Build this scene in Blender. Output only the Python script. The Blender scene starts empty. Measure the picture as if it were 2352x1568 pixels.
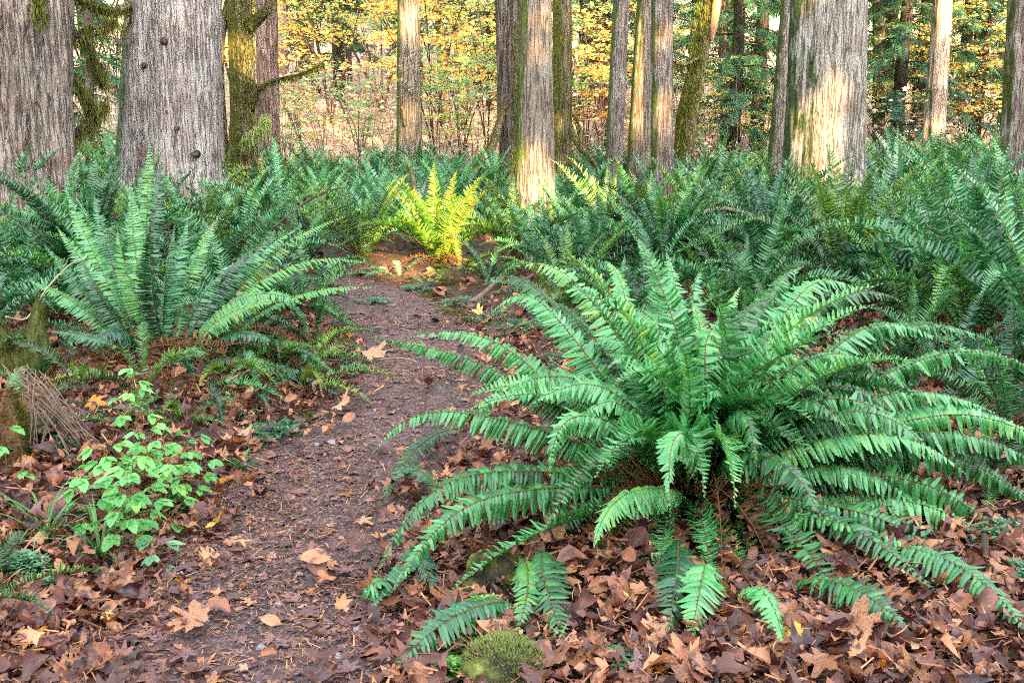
import bpy, math, random
import numpy as np
from mathutils import Vector, Matrix, noise as mnoise

random.seed(7); R = random.random; U = random.uniform
rng = np.random.default_rng(11)
PI = math.pi
scene = bpy.context.scene
C = scene.collection

# ------------------------------------------------------------------ camera
CAMH = 1.45; PITCH = math.radians(13.6); F = 2287.0      # F: focal length in pixels of a 2352 px wide frame
SP, CP = math.sin(PITCH), math.cos(PITCH)
cam = bpy.data.cameras.new('camera'); camo = bpy.data.objects.new('camera', cam); C.objects.link(camo)
camo.location = (0, 0, CAMH); camo.rotation_euler = (PI/2 - PITCH, 0, 0)
cam.sensor_width = 36.0; cam.lens = 36.0 * F / 2352.0; cam.clip_start = 0.05; cam.clip_end = 400
scene.camera = camo

# ------------------------------------------------------------------ light
SUN_EL = math.radians(20); SUN_AZ = math.radians(160)     # azimuth clockwise from +Y: behind the viewer, to the right
S = Vector((math.sin(SUN_AZ)*math.cos(SUN_EL), math.cos(SUN_AZ)*math.cos(SUN_EL), math.sin(SUN_EL)))
w = bpy.data.worlds.new('World'); scene.world = w; w.use_nodes = True
nt = w.node_tree; nt.nodes.clear()
sky = nt.nodes.new('ShaderNodeTexSky'); sky.sky_type = 'NISHITA'; sky.sun_disc = False
sky.sun_elevation = SUN_EL; sky.sun_rotation = SUN_AZ; sky.air_density = 1.0; sky.dust_density = 2.0; sky.ozone_density = 1.0
bg = nt.nodes.new('ShaderNodeBackground'); bg.inputs[1].default_value = 0.15
wo = nt.nodes.new('ShaderNodeOutputWorld')
hsv = nt.nodes.new('ShaderNodeHueSaturation'); hsv.inputs['Saturation'].default_value = .38   # desaturated to neutralise blue shade, as a white balance would
nt.links.new(sky.outputs[0], hsv.inputs['Color']); nt.links.new(hsv.outputs[0], bg.inputs[0]); nt.links.new(bg.outputs[0], wo.inputs[0])
sl = bpy.data.lights.new('sun', 'SUN'); sl.energy = 2.6; sl.angle = math.radians(0.5); sl.color = (1.0, 0.67, 0.31)
so = bpy.data.objects.new('sun', sl); C.objects.link(so); so.rotation_euler = S.to_track_quat('Z', 'Y').to_euler()
so.location = (8, -14, 12)
vs = scene.view_settings; vs.view_transform = 'Standard'; vs.look = 'None'; vs.gamma = 1.0; vs.exposure = 3.78
scene.cycles.max_bounces = 6; scene.cycles.filter_width = 1.05; scene.cycles.diffuse_bounces = 2; scene.cycles.glossy_bounces = 2
scene.cycles.transmission_bounces = 4; scene.cycles.transparent_max_bounces = 4
scene.cycles.use_denoising = False; scene.cycles.caustics_reflective = False; scene.cycles.caustics_refractive = False

# ------------------------------------------------------------------ geometry helpers
def fbm(x, y, z=0.0, o=4):
    return mnoise.fractal(Vector((x, y, z)), 1.0, 2.0, o)
def sstep(a, b, t):
    t = min(1, max(0, (t-a)/(b-a))); return t*t*(3-2*t)

def ray(u, v):
    a = (u-1176)/F; b = -(v-784)/F
    return Vector((a, CP + b*SP, -SP + b*CP))          # depth along the view axis = 1
def base_flat(u, v):
    d = ray(u, v); t = -CAMH/d.z; return (d.x*t, d.y*t)

PATHPIX = [(560,1760,.80),(590,1568,.76),(650,1300,.78),(760,1100,.84),(965,900,.84),(935,760,.84),(850,690,.86),(760,662,.8)]
PATH = [(*base_flat(u, v), wd) for u, v, wd in PATHPIX]
PATH += [(PATH[-1][0]-1.2, PATH[-1][1]+0.35, .8), (PATH[-1][0]-2.8, PATH[-1][1]+1.3, .8), (PATH[-1][0]-4.6, PATH[-1][1]+1.7, .8)]
PP = np.array(PATH)
# resample the centreline smoothly
def catmull(P, n=14):
    out = []
    for i in range(len(P)-1):
        p0, p1, p2, p3 = P[max(i-1,0)], P[i], P[i+1], P[min(i+2,len(P)-1)]
        for k in range(n):
            t = k/n
            out.append(0.5*((2*p1)+(-p0+p2)*t+(2*p0-5*p1+4*p2-p3)*t*t+(-p0+3*p1-3*p2+p3)*t**3))
    out.append(P[-1]); return np.array(out)
PC = catmull(PP)
def path_d(x, y):
    """distance outside the path edge (negative = on the path)"""
    d = np.hypot(PC[:,0]-x, PC[:,1]-y) - PC[:,2]*0.5
    return float(d.min())
def g(x, y):
    h = 0.05*fbm(x*.55+3, y*.55, 0, 3) + 0.018*fbm(x*2.3, y*2.3, 4, 2)
    pd = path_d(x, y) if y < 14 else 3
    h *= sstep(-0.15, 0.7, pd)*.9+.1
    h += 0.10*sstep(0.05, 0.9, pd)
    if y > 19: h += (y-19)*0.115*sstep(19, 26, y) + 0.35*fbm(x*.12, y*.12, 9, 3)*sstep(19, 28, y)
    if y > 46: h += (y-46)*0.25
    return h
def at(u, d, z=None):
    """world point on the ground at distance d whose image column is u"""
    x = (u-1176)/F*d
    for _ in range(4):
        zz = g(x, d) if z is None else z
        x = (u-1176)/F*(d*CP-(zz-CAMH)*SP)
    return Vector((x, d, g(x, d) if z is None else z))
def gp(u, v):
    """world point where the pixel ray meets the ground"""
    d = ray(u, v); t = -CAMH/d.z
    for _ in range(6):
        p = d*t; t = (g(p.x, p.y)-CAMH)/d.z
    p = d*t; return Vector((p.x, p.y, p.z+CAMH))
def pix(u, v, y):
    """world point on the pixel ray at distance y"""
    d = ray(u, v); t = y/d.y; p = d*t; return Vector((p.x, p.y, p.z+CAMH))

class MB:
    """gathers faces and builds one mesh"""
    def __init__(s): s.v = []; s.f = []; s.m = []; s.n = 0
    def add(s, V, Fc, mat=0):
        V = np.asarray(V, float).reshape(-1, 3)
        n = s.n; s.v.append(V)
        s.f.extend([tuple(i+n for i in f) for f in Fc]); s.m.extend([mat]*len(Fc)); s.n += len(V)
    def stamp(s, TV, TF, X, mat=0):
        """TV (k,3) template, X (n,3,4) affine transforms"""
        X = np.asarray(X)
        if len(X) == 0: return
        W = np.einsum('nij,kj->nki', X[:,:,:3], TV) + X[:,None,:,3]
        k = len(TV); s.v.append(W.reshape(-1,3)); n0 = s.n
        for a in range(len(X)):
            o = n0 + a*k
            s.f.extend([tuple(i+o for i in f) for f in TF])
        s.m.extend([mat]*(len(TF)*len(X))); s.n += k*len(X)
    def mesh(s, name, mats, smooth=False):
        me = bpy.data.meshes.new(name)
        V = np.concatenate(s.v).astype(np.float32)
        cnt = np.array([len(f) for f in s.f], np.int32)
        idx = np.fromiter((i for f in s.f for i in f), np.int32, int(cnt.sum()))
        me.vertices.add(len(V)); me.vertices.foreach_set('co', V.ravel())
        me.loops.add(len(idx)); me.loops.foreach_set('vertex_index', idx)
        me.polygons.add(len(cnt))
        st = np.concatenate([[0], np.cumsum(cnt)[:-1]]).astype(np.int32)
        me.polygons.foreach_set('loop_start', st)
        for m in mats: me.materials.append(m)
        me.polygons.foreach_set('material_index', np.array(s.m, np.int32))
        if smooth: me.polygons.foreach_set('use_smooth', np.ones(len(cnt), bool))
        me.update(calc_edges=True); me.validate()
        return me
def link(name, me, parent=None, loc=None, rot=None, sc=None):
    o = bpy.data.objects.new(name, me); C.objects.link(o)
    if parent: o.parent = parent
    if loc is not None: o.location = loc
    if rot is not None: o.rotation_euler = rot
    if sc is not None: o.scale = (sc, sc, sc) if not hasattr(sc, '__len__') else sc
    return o
def tag(o, label, cat, group=None, kind=None):
    if label: o['label'] = label
    if cat: o['category'] = cat
    if group: o['group'] = group
    if kind: o['kind'] = kind
    return o
def thing(name, loc, label, cat, group=None, rz=0, sc=1):
    o = link(name, None, None, loc, (0, 0, rz), sc); o.empty_display_size = .1
    return tag(o, label, cat, group)
def struct(name, me):
    o = link(name, me); o['kind'] = 'structure'; return o

# ------------------------------------------------------------------ materials
def mat(name):
    m = bpy.data.materials.new(name); m.use_nodes = True; t = m.node_tree; t.nodes.clear()
    return m, t, t.nodes, t.links
def ramp(N, stops, interp='LINEAR'):
    r = N.new('ShaderNodeValToRGB'); r.color_ramp.interpolation = interp
    e = r.color_ramp.elements
    while len(e) < len(stops): e.new(0.5)
    for i, (p, c) in enumerate(stops):
        e[i].position = p; e[i].color = (*c, 1)
    return r
def leafmat(name, stops, rough=.45, trans=.3, tcol=None, objmix=.5, spec=.5, noise_sc=14, wear=None, bump=.25):
    """leaf: colour picked per leaf (island) and per object from a ramp, part of the light passes through"""
    m, t, N, L = mat(name)
    geo = N.new('ShaderNodeNewGeometry'); oi = N.new('ShaderNodeObjectInfo')
    mx = N.new('ShaderNodeMath'); mx.operation = 'MULTIPLY'; mx.inputs[1].default_value = objmix; L.new(oi.outputs['Random'], mx.inputs[0])
    mm = N.new('ShaderNodeMath'); mm.operation = 'MULTIPLY_ADD'; mm.inputs[1].default_value = 1-objmix
    L.new(geo.outputs['Random Per Island'], mm.inputs[0]); L.new(mx.outputs[0], mm.inputs[2])
    tc = N.new('ShaderNodeTexCoord')
    nz = N.new('ShaderNodeTexNoise'); nz.inputs['Scale'].default_value = noise_sc; nz.inputs['Detail'].default_value = 4; L.new(tc.outputs['Object'], nz.inputs['Vector'])
    ad = N.new('ShaderNodeMath'); ad.operation = 'MULTIPLY_ADD'; ad.inputs[1].default_value = .5; L.new(nz.outputs['Fac'], ad.inputs[0])
    sb = N.new('ShaderNodeMath'); sb.operation = 'SUBTRACT'; sb.inputs[1].default_value = .25; L.new(mm.outputs[0], sb.inputs[0]); L.new(sb.outputs[0], ad.inputs[2])
    r = ramp(N, stops); L.new(ad.outputs[0], r.inputs[0]); col = r.outputs[0]
    if wear:
        n2 = N.new('ShaderNodeTexNoise'); n2.inputs['Scale'].default_value = noise_sc*3; n2.inputs['Detail'].default_value = 5; L.new(tc.outputs['Object'], n2.inputs['Vector'])
        r2 = ramp(N, [(.52, (0,0,0)), (.62, (1,1,1))]); L.new(n2.outputs['Fac'], r2.inputs[0])
        mc = N.new('ShaderNodeMix'); mc.data_type = 'RGBA'; mc.inputs[7].default_value = (*wear, 1); L.new(r2.outputs[0], mc.inputs[0]); L.new(col, mc.inputs[6]); col = mc.outputs[2]
    p = N.new('ShaderNodeBsdfPrincipled'); L.new(col, p.inputs['Base Color']); p.inputs['Roughness'].default_value = rough
    p.inputs['Specular IOR Level'].default_value = spec
    if bump:
        bp = N.new('ShaderNodeBump'); bp.inputs['Strength'].default_value = bump; bp.inputs['Distance'].default_value = .004
        n3 = N.new('ShaderNodeTexNoise'); n3.inputs['Scale'].default_value = 90; L.new(tc.outputs['Object'], n3.inputs['Vector'])
        L.new(n3.outputs['Fac'], bp.inputs['Height']); L.new(bp.outputs[0], p.inputs['Normal'])
    o = N.new('ShaderNodeOutputMaterial')
    if trans:
        tr = N.new('ShaderNodeBsdfTranslucent'); ms = N.new('ShaderNodeMixShader'); ms.inputs[0].default_value = trans
        hs = N.new('ShaderNodeHueSaturation'); hs.inputs['Hue'].default_value = .485; hs.inputs['Value'].default_value = 1.6; hs.inputs['Saturation'].default_value = 1.1
        L.new(col, hs.inputs['Color']); L.new(hs.outputs[0], tr.inputs[0]); L.new(p.outputs[0], ms.inputs[1]); L.new(tr.outputs[0], ms.inputs[2]); L.new(ms.outputs[0], o.inputs[0])
    else: L.new(p.outputs[0], o.inputs[0])
    return m
def barkmat(name, light, mid, dark, moss=0.5, mosscol=(.07,.10,.015), lich=.3, lichcol=(.30,.36,.30), sc=1.0, mossdir=(-1,.0,.0), bumpd=.03, crack=.75):
    m, t, N, L = mat(name)
    tc = N.new('ShaderNodeTexCoord'); geo = N.new('ShaderNodeNewGeometry')
    def nz(scale, det, mp=None, rough=.6):
        n = N.new('ShaderNodeTexNoise'); n.inputs['Scale'].default_value = scale; n.inputs['Detail'].default_value = det; n.inputs['Roughness'].default_value = rough
        if mp:
            q = N.new('ShaderNodeMapping'); q.inputs['Scale'].default_value = mp; L.new(tc.outputs['Object'], q.inputs[0]); L.new(q.outputs[0], n.inputs['Vector'])
        else: L.new(tc.outputs['Object'], n.inputs['Vector'])
        return n
    a = nz(30*sc, 8, (1,1,.12), .7); b = nz(110*sc, 5, (1,1,.22), .7); c = nz(2.6, 4); k = nz(26*sc, 4, (1,1,.06), .5); h = nz(1.7, 5, (1,1,.6))
    m1 = N.new('ShaderNodeMath'); m1.operation = 'MULTIPLY_ADD'; m1.inputs[1].default_value = .45; L.new(b.outputs['Fac'], m1.inputs[0])
    m0 = N.new('ShaderNodeMath'); m0.operation = 'MULTIPLY'; m0.inputs[1].default_value = .6; L.new(a.outputs['Fac'], m0.inputs[0]); L.new(m0.outputs[0], m1.inputs[2])
    ka = N.new('ShaderNodeMath'); ka.operation = 'SUBTRACT'; ka.inputs[1].default_value = .5; L.new(k.outputs['Fac'], ka.inputs[0])
    kb = N.new('ShaderNodeMath'); kb.operation = 'ABSOLUTE'; L.new(ka.outputs[0], kb.inputs[0])
    kr = ramp(N, [(.0, (crack,)*3), (.018, (crack*.6,)*3), (.045, (0,0,0))]); L.new(kb.outputs[0], kr.inputs[0])
    r0 = ramp(N, [(.30, dark), (.47, mid), (.64, light)]); L.new(m1.outputs[0], r0.inputs[0])
    r = N.new('ShaderNodeMix'); r.data_type = 'RGBA'; r.inputs[7].default_value = (*dark, 1); L.new(kr.outputs[0], r.inputs[0])
    hv = N.new('ShaderNodeHueSaturation'); hr = N.new('ShaderNodeMapRange'); hr.inputs[1].default_value = .3; hr.inputs[2].default_value = .7; hr.inputs[3].default_value = .62; hr.inputs[4].default_value = 1.25; L.new(h.outputs['Fac'], hr.inputs[0]); L.new(hr.outputs[0], hv.inputs['Value'])
    L.new(r0.outputs[0], hv.inputs['Color']); L.new(hv.outputs[0], r.inputs[6])
    # pale lichen bloom
    d = nz(7, 8, (1,1,.5), .75); rl = ramp(N, [(.50,(0,0,0)), (.68,(lich,)*3)]); L.new(d.outputs['Fac'], rl.inputs[0])
    x1 = N.new('ShaderNodeMix'); x1.data_type = 'RGBA'; x1.inputs[7].default_value = (*lichcol, 1); L.new(rl.outputs[0], x1.inputs[0]); L.new(r.outputs[2], x1.inputs[6])
    # red-brown stains
    rs = ramp(N, [(.48,(0,0,0)), (.66,(.45,)*3)]); L.new(c.outputs['Fac'], rs.inputs[0])
    x2 = N.new('ShaderNodeMix'); x2.data_type = 'RGBA'; x2.inputs[7].default_value = (dark[0]*2.2, dark[1]*1.7, dark[2]*1.5, 1); L.new(rs.outputs[0], x2.inputs[0]); L.new(x1.outputs[2], x2.inputs[6])
    # moss on one flank and in patches
    dt = N.new('ShaderNodeVectorMath'); dt.operation = 'DOT_PRODUCT'; dt.inputs[1].default_value = mossdir; L.new(geo.outputs['Normal'], dt.inputs[0])
    e = nz(5, 7, (1,1,.45), .7)
    s1 = N.new('ShaderNodeMath'); s1.operation = 'MULTIPLY_ADD'; s1.inputs[1].default_value = .42; L.new(dt.outputs['Value'], s1.inputs[0]); L.new(e.outputs['Fac'], s1.inputs[2])
    rm = ramp(N, [(.95-moss*.55, (0,0,0)), (1.08-moss*.55, (1,1,1))]); L.new(s1.outputs[0], rm.inputs[0])
    mv = nz(30, 4); rc = ramp(N, [(.3, tuple(q*.45 for q in mosscol)), (.6, mosscol), (.8, tuple(min(1,q*1.8) for q in mosscol))]); L.new(mv.outputs['Fac'], rc.inputs[0])
    x3 = N.new('ShaderNodeMix'); x3.data_type = 'RGBA'; L.new(rm.outputs[0], x3.inputs[0]); L.new(x2.outputs[2], x3.inputs[6]); L.new(rc.outputs[0], x3.inputs[7])
    p = N.new('ShaderNodeBsdfPrincipled'); L.new(x3.outputs[2], p.inputs['Base Color']); p.inputs['Roughness'].default_value = .9; p.inputs['Specular IOR Level'].default_value = .2
    bp = N.new('ShaderNodeBump'); bp.inputs['Strength'].default_value = 1; bp.inputs['Distance'].default_value = bumpd; m2 = N.new('ShaderNodeMath'); m2.operation = 'MULTIPLY_ADD'; m2.inputs[1].default_value = -.8; L.new(kr.outputs[0], m2.inputs[0]); L.new(m1.outputs[0], m2.inputs[2]); L.new(m2.outputs[0], bp.inputs['Height']); L.new(bp.outputs[0], p.inputs['Normal'])
    o = N.new('ShaderNodeOutputMaterial'); L.new(p.outputs[0], o.inputs[0]); return m
def plain(name, stops, scale=20, rough=.8, mp=None, bumpd=.004):
    m, t, N, L = mat(name); tc = N.new('ShaderNodeTexCoord'); n = N.new('ShaderNodeTexNoise'); n.inputs['Scale'].default_value = scale; n.inputs['Detail'].default_value = 7; n.inputs['Roughness'].default_value = .65
    q = N.new('ShaderNodeMapping'); q.inputs['Scale'].default_value = mp or (1,1,1); L.new(tc.outputs['Object'], q.inputs[0]); L.new(q.outputs[0], n.inputs['Vector'])
    r = ramp(N, stops); L.new(n.outputs['Fac'], r.inputs[0]); p = N.new('ShaderNodeBsdfPrincipled'); L.new(r.outputs[0], p.inputs['Base Color']); p.inputs['Roughness'].default_value = rough
    p.inputs['Specular IOR Level'].default_value = .3
    bp = N.new('ShaderNodeBump'); bp.inputs['Distance'].default_value = bumpd; L.new(n.outputs['Fac'], bp.inputs['Height']); L.new(bp.outputs[0], p.inputs['Normal'])
    o = N.new('ShaderNodeOutputMaterial'); L.new(p.outputs[0], o.inputs[0]); return m

M = {}
M['fern_near'] = leafmat('fern_near', [(.12,(.012,.075,.012)), (.38,(.040,.21,.045)), (.62,(.10,.38,.115)), (.82,(.17,.46,.12)), (.97,(.30,.44,.05)), (1,(.30,.22,.05))], rough=.36, trans=.16, noise_sc=6, spec=.8, objmix=.6)
M['fern_mid'] = leafmat('fern_mid', [(.1,(.006,.038,.012)), (.35,(.017,.105,.030)), (.65,(.050,.23,.065)), (.88,(.10,.30,.05)), (1,(.17,.24,.02))], rough=.33, trans=.14, noise_sc=3, spec=.85, objmix=.7)
M['fern_olive'] = leafmat('fern_olive', [(.1,(.016,.055,.008)), (.4,(.050,.150,.022)), (.75,(.12,.27,.035)), (1,(.24,.30,.03))], rough=.35, trans=.14, noise_sc=3, spec=.8, objmix=.7)
M['fern_pale'] = leafmat('fern_pale', [(.1,(.015,.075,.030)), (.4,(.042,.18,.070)), (.75,(.11,.33,.13)), (1,(.17,.36,.06))], rough=.32, trans=.14, noise_sc=3, spec=.9, objmix=.7)
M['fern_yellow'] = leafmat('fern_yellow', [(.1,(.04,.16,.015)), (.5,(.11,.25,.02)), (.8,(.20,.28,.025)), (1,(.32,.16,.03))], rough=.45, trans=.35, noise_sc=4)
M['fern_dead'] = leafmat('fern_dead', [(.1,(.07,.03,.015)), (.5,(.18,.075,.03)), (1,(.32,.15,.06))], rough=.7, trans=.15, noise_sc=6, spec=.2)
M['rachis'] = plain('rachis', [(.3,(.10,.06,.015)), (.7,(.20,.15,.03))], 10, .6)
M['rachis_dark'] = plain('rachis_dark', [(.3,(.09,.045,.015)), (.7,(.20,.11,.035))], 10, .7)
M['litter'] = leafmat('litter', [(.12,(.030,.013,.014)), (.36,(.13,.046,.034)), (.58,(.34,.125,.060)), (.80,(.58,.27,.12)), (.97,(.74,.44,.25))], rough=.5, trans=.08, noise_sc=11, objmix=.35, wear=(.11,.05,.04), bump=.4)
M['litter_path'] = leafmat('litter_path', [(.1,(.035,.020,.023)), (.4,(.105,.050,.048)), (.65,(.22,.10,.080)), (.88,(.42,.20,.13)), (1,(.64,.40,.28))], rough=.45, trans=.04, noise_sc=13, objmix=.3, wear=(.06,.036,.036), bump=.4)
M['leaf_purple'] = leafmat('leaf_purple', [(.1,(.09,.045,.05)), (.5,(.19,.09,.09)), (1,(.32,.17,.15))], rough=.42, trans=.05, noise_sc=13, wear=(.07,.035,.04))
M['leaf_tan'] = leafmat('leaf_tan', [(.1,(.34,.15,.07)), (.5,(.50,.25,.12)), (1,(.62,.38,.22))], rough=.55, trans=.1, noise_sc=11, wear=(.28,.12,.06))
M['leaf_brown'] = leafmat('leaf_brown', [(.1,(.16,.06,.035)), (.5,(.30,.115,.05)), (1,(.42,.19,.09))], rough=.48, trans=.1, noise_sc=11, wear=(.12,.05,.03))
M['leaf_orange'] = leafmat('leaf_orange', [(.1,(.50,.15,.02)), (.5,(.72,.30,.03)), (1,(.80,.46,.08))], rough=.45, trans=.25, noise_sc=9, wear=(.55,.2,.04))
M['leaf_yellow'] = leafmat('leaf_yellow', [(.1,(.70,.34,.05)), (.5,(.80,.52,.10)), (1,(.82,.66,.22))], rough=.45, trans=.25, noise_sc=9)
M['needle'] = leafmat('needle', [(.1,(.10,.045,.025)), (.5,(.34,.14,.06)), (1,(.58,.32,.17))], rough=.7, trans=0, objmix=.1, spec=.2, bump=0)
M['seedling'] = leafmat('seedling', [(.1,(.10,.34,.08)), (.6,(.22,.54,.17)), (1,(.34,.55,.10))], rough=.5, trans=.35, noise_sc=8)
M['herb'] = leafmat('herb', [(.1,(.05,.15,.06)), (.6,(.13,.30,.15)), (1,(.28,.42,.24))], rough=.55, trans=.25, noise_sc=8, objmix=.3)
M['lime_herb'] = leafmat('lime_herb', [(.1,(.12,.34,.06)), (.6,(.24,.52,.10)), (1,(.40,.62,.16))], rough=.55, trans=.3, noise_sc=8, objmix=.3)
M['grass'] = leafmat('grass', [(.1,(.03,.13,.03)), (.6,(.08,.24,.05)), (1,(.22,.32,.10))], rough=.4, trans=.25, noise_sc=5)
M['maple_yellow'] = leafmat('maple_yellow', [(.1,(.26,.40,.12)), (.35,(.60,.62,.20)), (.7,(.82,.66,.20)), (1,(.80,.48,.14))], rough=.5, trans=.45, noise_sc=1.2, objmix=.3, bump=0)
M['maple_orange'] = leafmat('maple_orange', [(.1,(.50,.56,.18)), (.4,(.82,.64,.20)), (.8,(.82,.48,.14)), (1,(.62,.24,.08))], rough=.5, trans=.45, noise_sc=1.2, objmix=.3, bump=0)
M['maple_green'] = leafmat('maple_green', [(.1,(.10,.30,.15)), (.4,(.24,.48,.22)), (.8,(.50,.64,.24)), (1,(.74,.68,.18))], rough=.5, trans=.45, noise_sc=1.2, objmix=.3, bump=0)
M['brush_pink'] = leafmat('brush_pink', [(.05,(.24,.13,.11)), (.30,(.56,.36,.30)), (.55,(.76,.58,.48)), (.75,(.72,.70,.46)), (1,(.36,.56,.30))], rough=.6, trans=.3, noise_sc=.9, objmix=.1, bump=0)
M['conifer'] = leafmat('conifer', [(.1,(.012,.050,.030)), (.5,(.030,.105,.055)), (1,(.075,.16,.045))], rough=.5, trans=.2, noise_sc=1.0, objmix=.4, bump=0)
M['conifer_lit_tint'] = leafmat('conifer_lit_tint', [(.1,(.04,.10,.03)), (.5,(.12,.19,.04)), (1,(.30,.30,.05))], rough=.5, trans=.3, noise_sc=1.0, objmix=.4, bump=0)  # lit copy of the conifer: sunlit gold put into the leaf colour
M['farwood'] = leafmat('farwood', [(.1,(.09,.20,.14)), (.45,(.22,.38,.26)), (.75,(.40,.52,.32)), (1,(.66,.62,.30))], rough=.6, trans=.35, noise_sc=.25, objmix=.0, bump=0)  # distance haze put into these paler leaf colours
M['moss_hang'] = leafmat('moss_hang', [(.1,(.035,.038,.010)), (.5,(.085,.090,.018)), (1,(.18,.185,.03))], rough=.85, trans=.25, noise_sc=4, objmix=.2, spec=.1, bump=0)
M['lichen_hang'] = leafmat('lichen_hang', [(.1,(.16,.20,.05)), (.5,(.30,.36,.12)), (1,(.45,.50,.22))], rough=.85, trans=.3, noise_sc=4, objmix=.2, spec=.1, bump=0)
M['moss'] = plain('moss', [(.3,(.025,.035,.008)), (.5,(.08,.10,.02)), (.7,(.17,.21,.04))], 22, .95, bumpd=.03)
M['twig'] = plain('twig', [(.3,(.10,.06,.04)), (.7,(.28,.19,.13))], 14, .8)
M['twig_dark'] = plain('twig_dark', [(.3,(.03,.022,.015)), (.7,(.09,.065,.04))], 14, .9)
M['twig_pale'] = plain('twig_pale', [(.3,(.30,.20,.12)), (.7,(.52,.38,.25))], 14, .8)
M['stone'] = plain('stone', [(.3,(.16,.14,.14)), (.7,(.40,.36,.34))], 30, .6)
M['mossrock'] = plain('mossrock', [(.38,(.022,.016,.012)), (.5,(.06,.055,.018)), (.62,(.16,.18,.035)), (.75,(.30,.32,.07))], 9, .95, bumpd=.03)
M['rotwood'] = plain('rotwood', [(.3,(.05,.02,.012)), (.55,(.17,.075,.04)), (.75,(.30,.17,.10))], 14, .9, (1,1,.15), .02)
M['freshwood'] = plain('freshwood', [(.3,(.30,.13,.06)), (.7,(.52,.28,.15))], 16, .8, (1,1,.08), .01)

M['stumpwood'] = barkmat('stumpwood', (.26,.18,.12), (.12,.07,.04), (.03,.016,.01), moss=1.0, mosscol=(.12,.13,.03), lich=.1, mossdir=(0,-.2,.6))
GREY = ((.40,.37,.36), (.21,.185,.18), (.055,.040,.036))
M['bark_cedar'] = barkmat('bark_cedar', (.46,.41,.38), (.27,.23,.21), (.075,.05,.042), moss=.16, lich=.55, lichcol=(.40,.44,.40))
M['bark_cedar_brown'] = barkmat('bark_cedar_brown', (.38,.32,.28), (.19,.145,.12), (.040,.024,.018), moss=.22, lich=.25)
M['bark_cedar_green'] = barkmat('bark_cedar_green', (.32,.33,.27), (.16,.17,.13), (.045,.042,.03), moss=.5, mosscol=(.09,.15,.045), lich=.5)
M['bark_red'] = barkmat('bark_red', (.36,.24,.19), (.17,.105,.09), (.04,.024,.02), moss=.05, lich=.1)
M['bark_grey'] = barkmat('bark_grey', (.38,.31,.245), (.21,.165,.125), (.07,.05,.035), moss=.42, mosscol=(.10,.13,.025), lich=.4)
M['bark_big'] = barkmat('bark_big', (.42,.385,.34), (.26,.225,.185), (.07,.052,.04), moss=.38, mosscol=(.045,.075,.018), lich=.5, lichcol=(.38,.42,.36))
M['bark_speck'] = barkmat('bark_speck', (.33,.27,.225), (.17,.13,.105), (.065,.048,.036), moss=.40, mosscol=(.08,.11,.025), lich=.75, lichcol=(.42,.42,.38), sc=1.2)
M['bark_rugged'] = barkmat('bark_rugged', (.26,.19,.16), (.11,.075,.062), (.022,.015,.013), moss=.12, lich=.2, bumpd=.06, sc=.7)
M['bark_mossy'] = barkmat('bark_mossy', (.34,.27,.16), (.15,.11,.055), (.03,.024,.012), moss=.80, mosscol=(.10,.095,.018), lich=.2)
M['bark_dark'] = barkmat('bark_dark', (.14,.10,.08), (.07,.05,.04), (.02,.014,.012), moss=.4, lich=.2)
M['bark_pale'] = barkmat('bark_pale', (.60,.48,.38), (.42,.31,.23), (.16,.10,.07), moss=.15, lich=.3)

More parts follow.
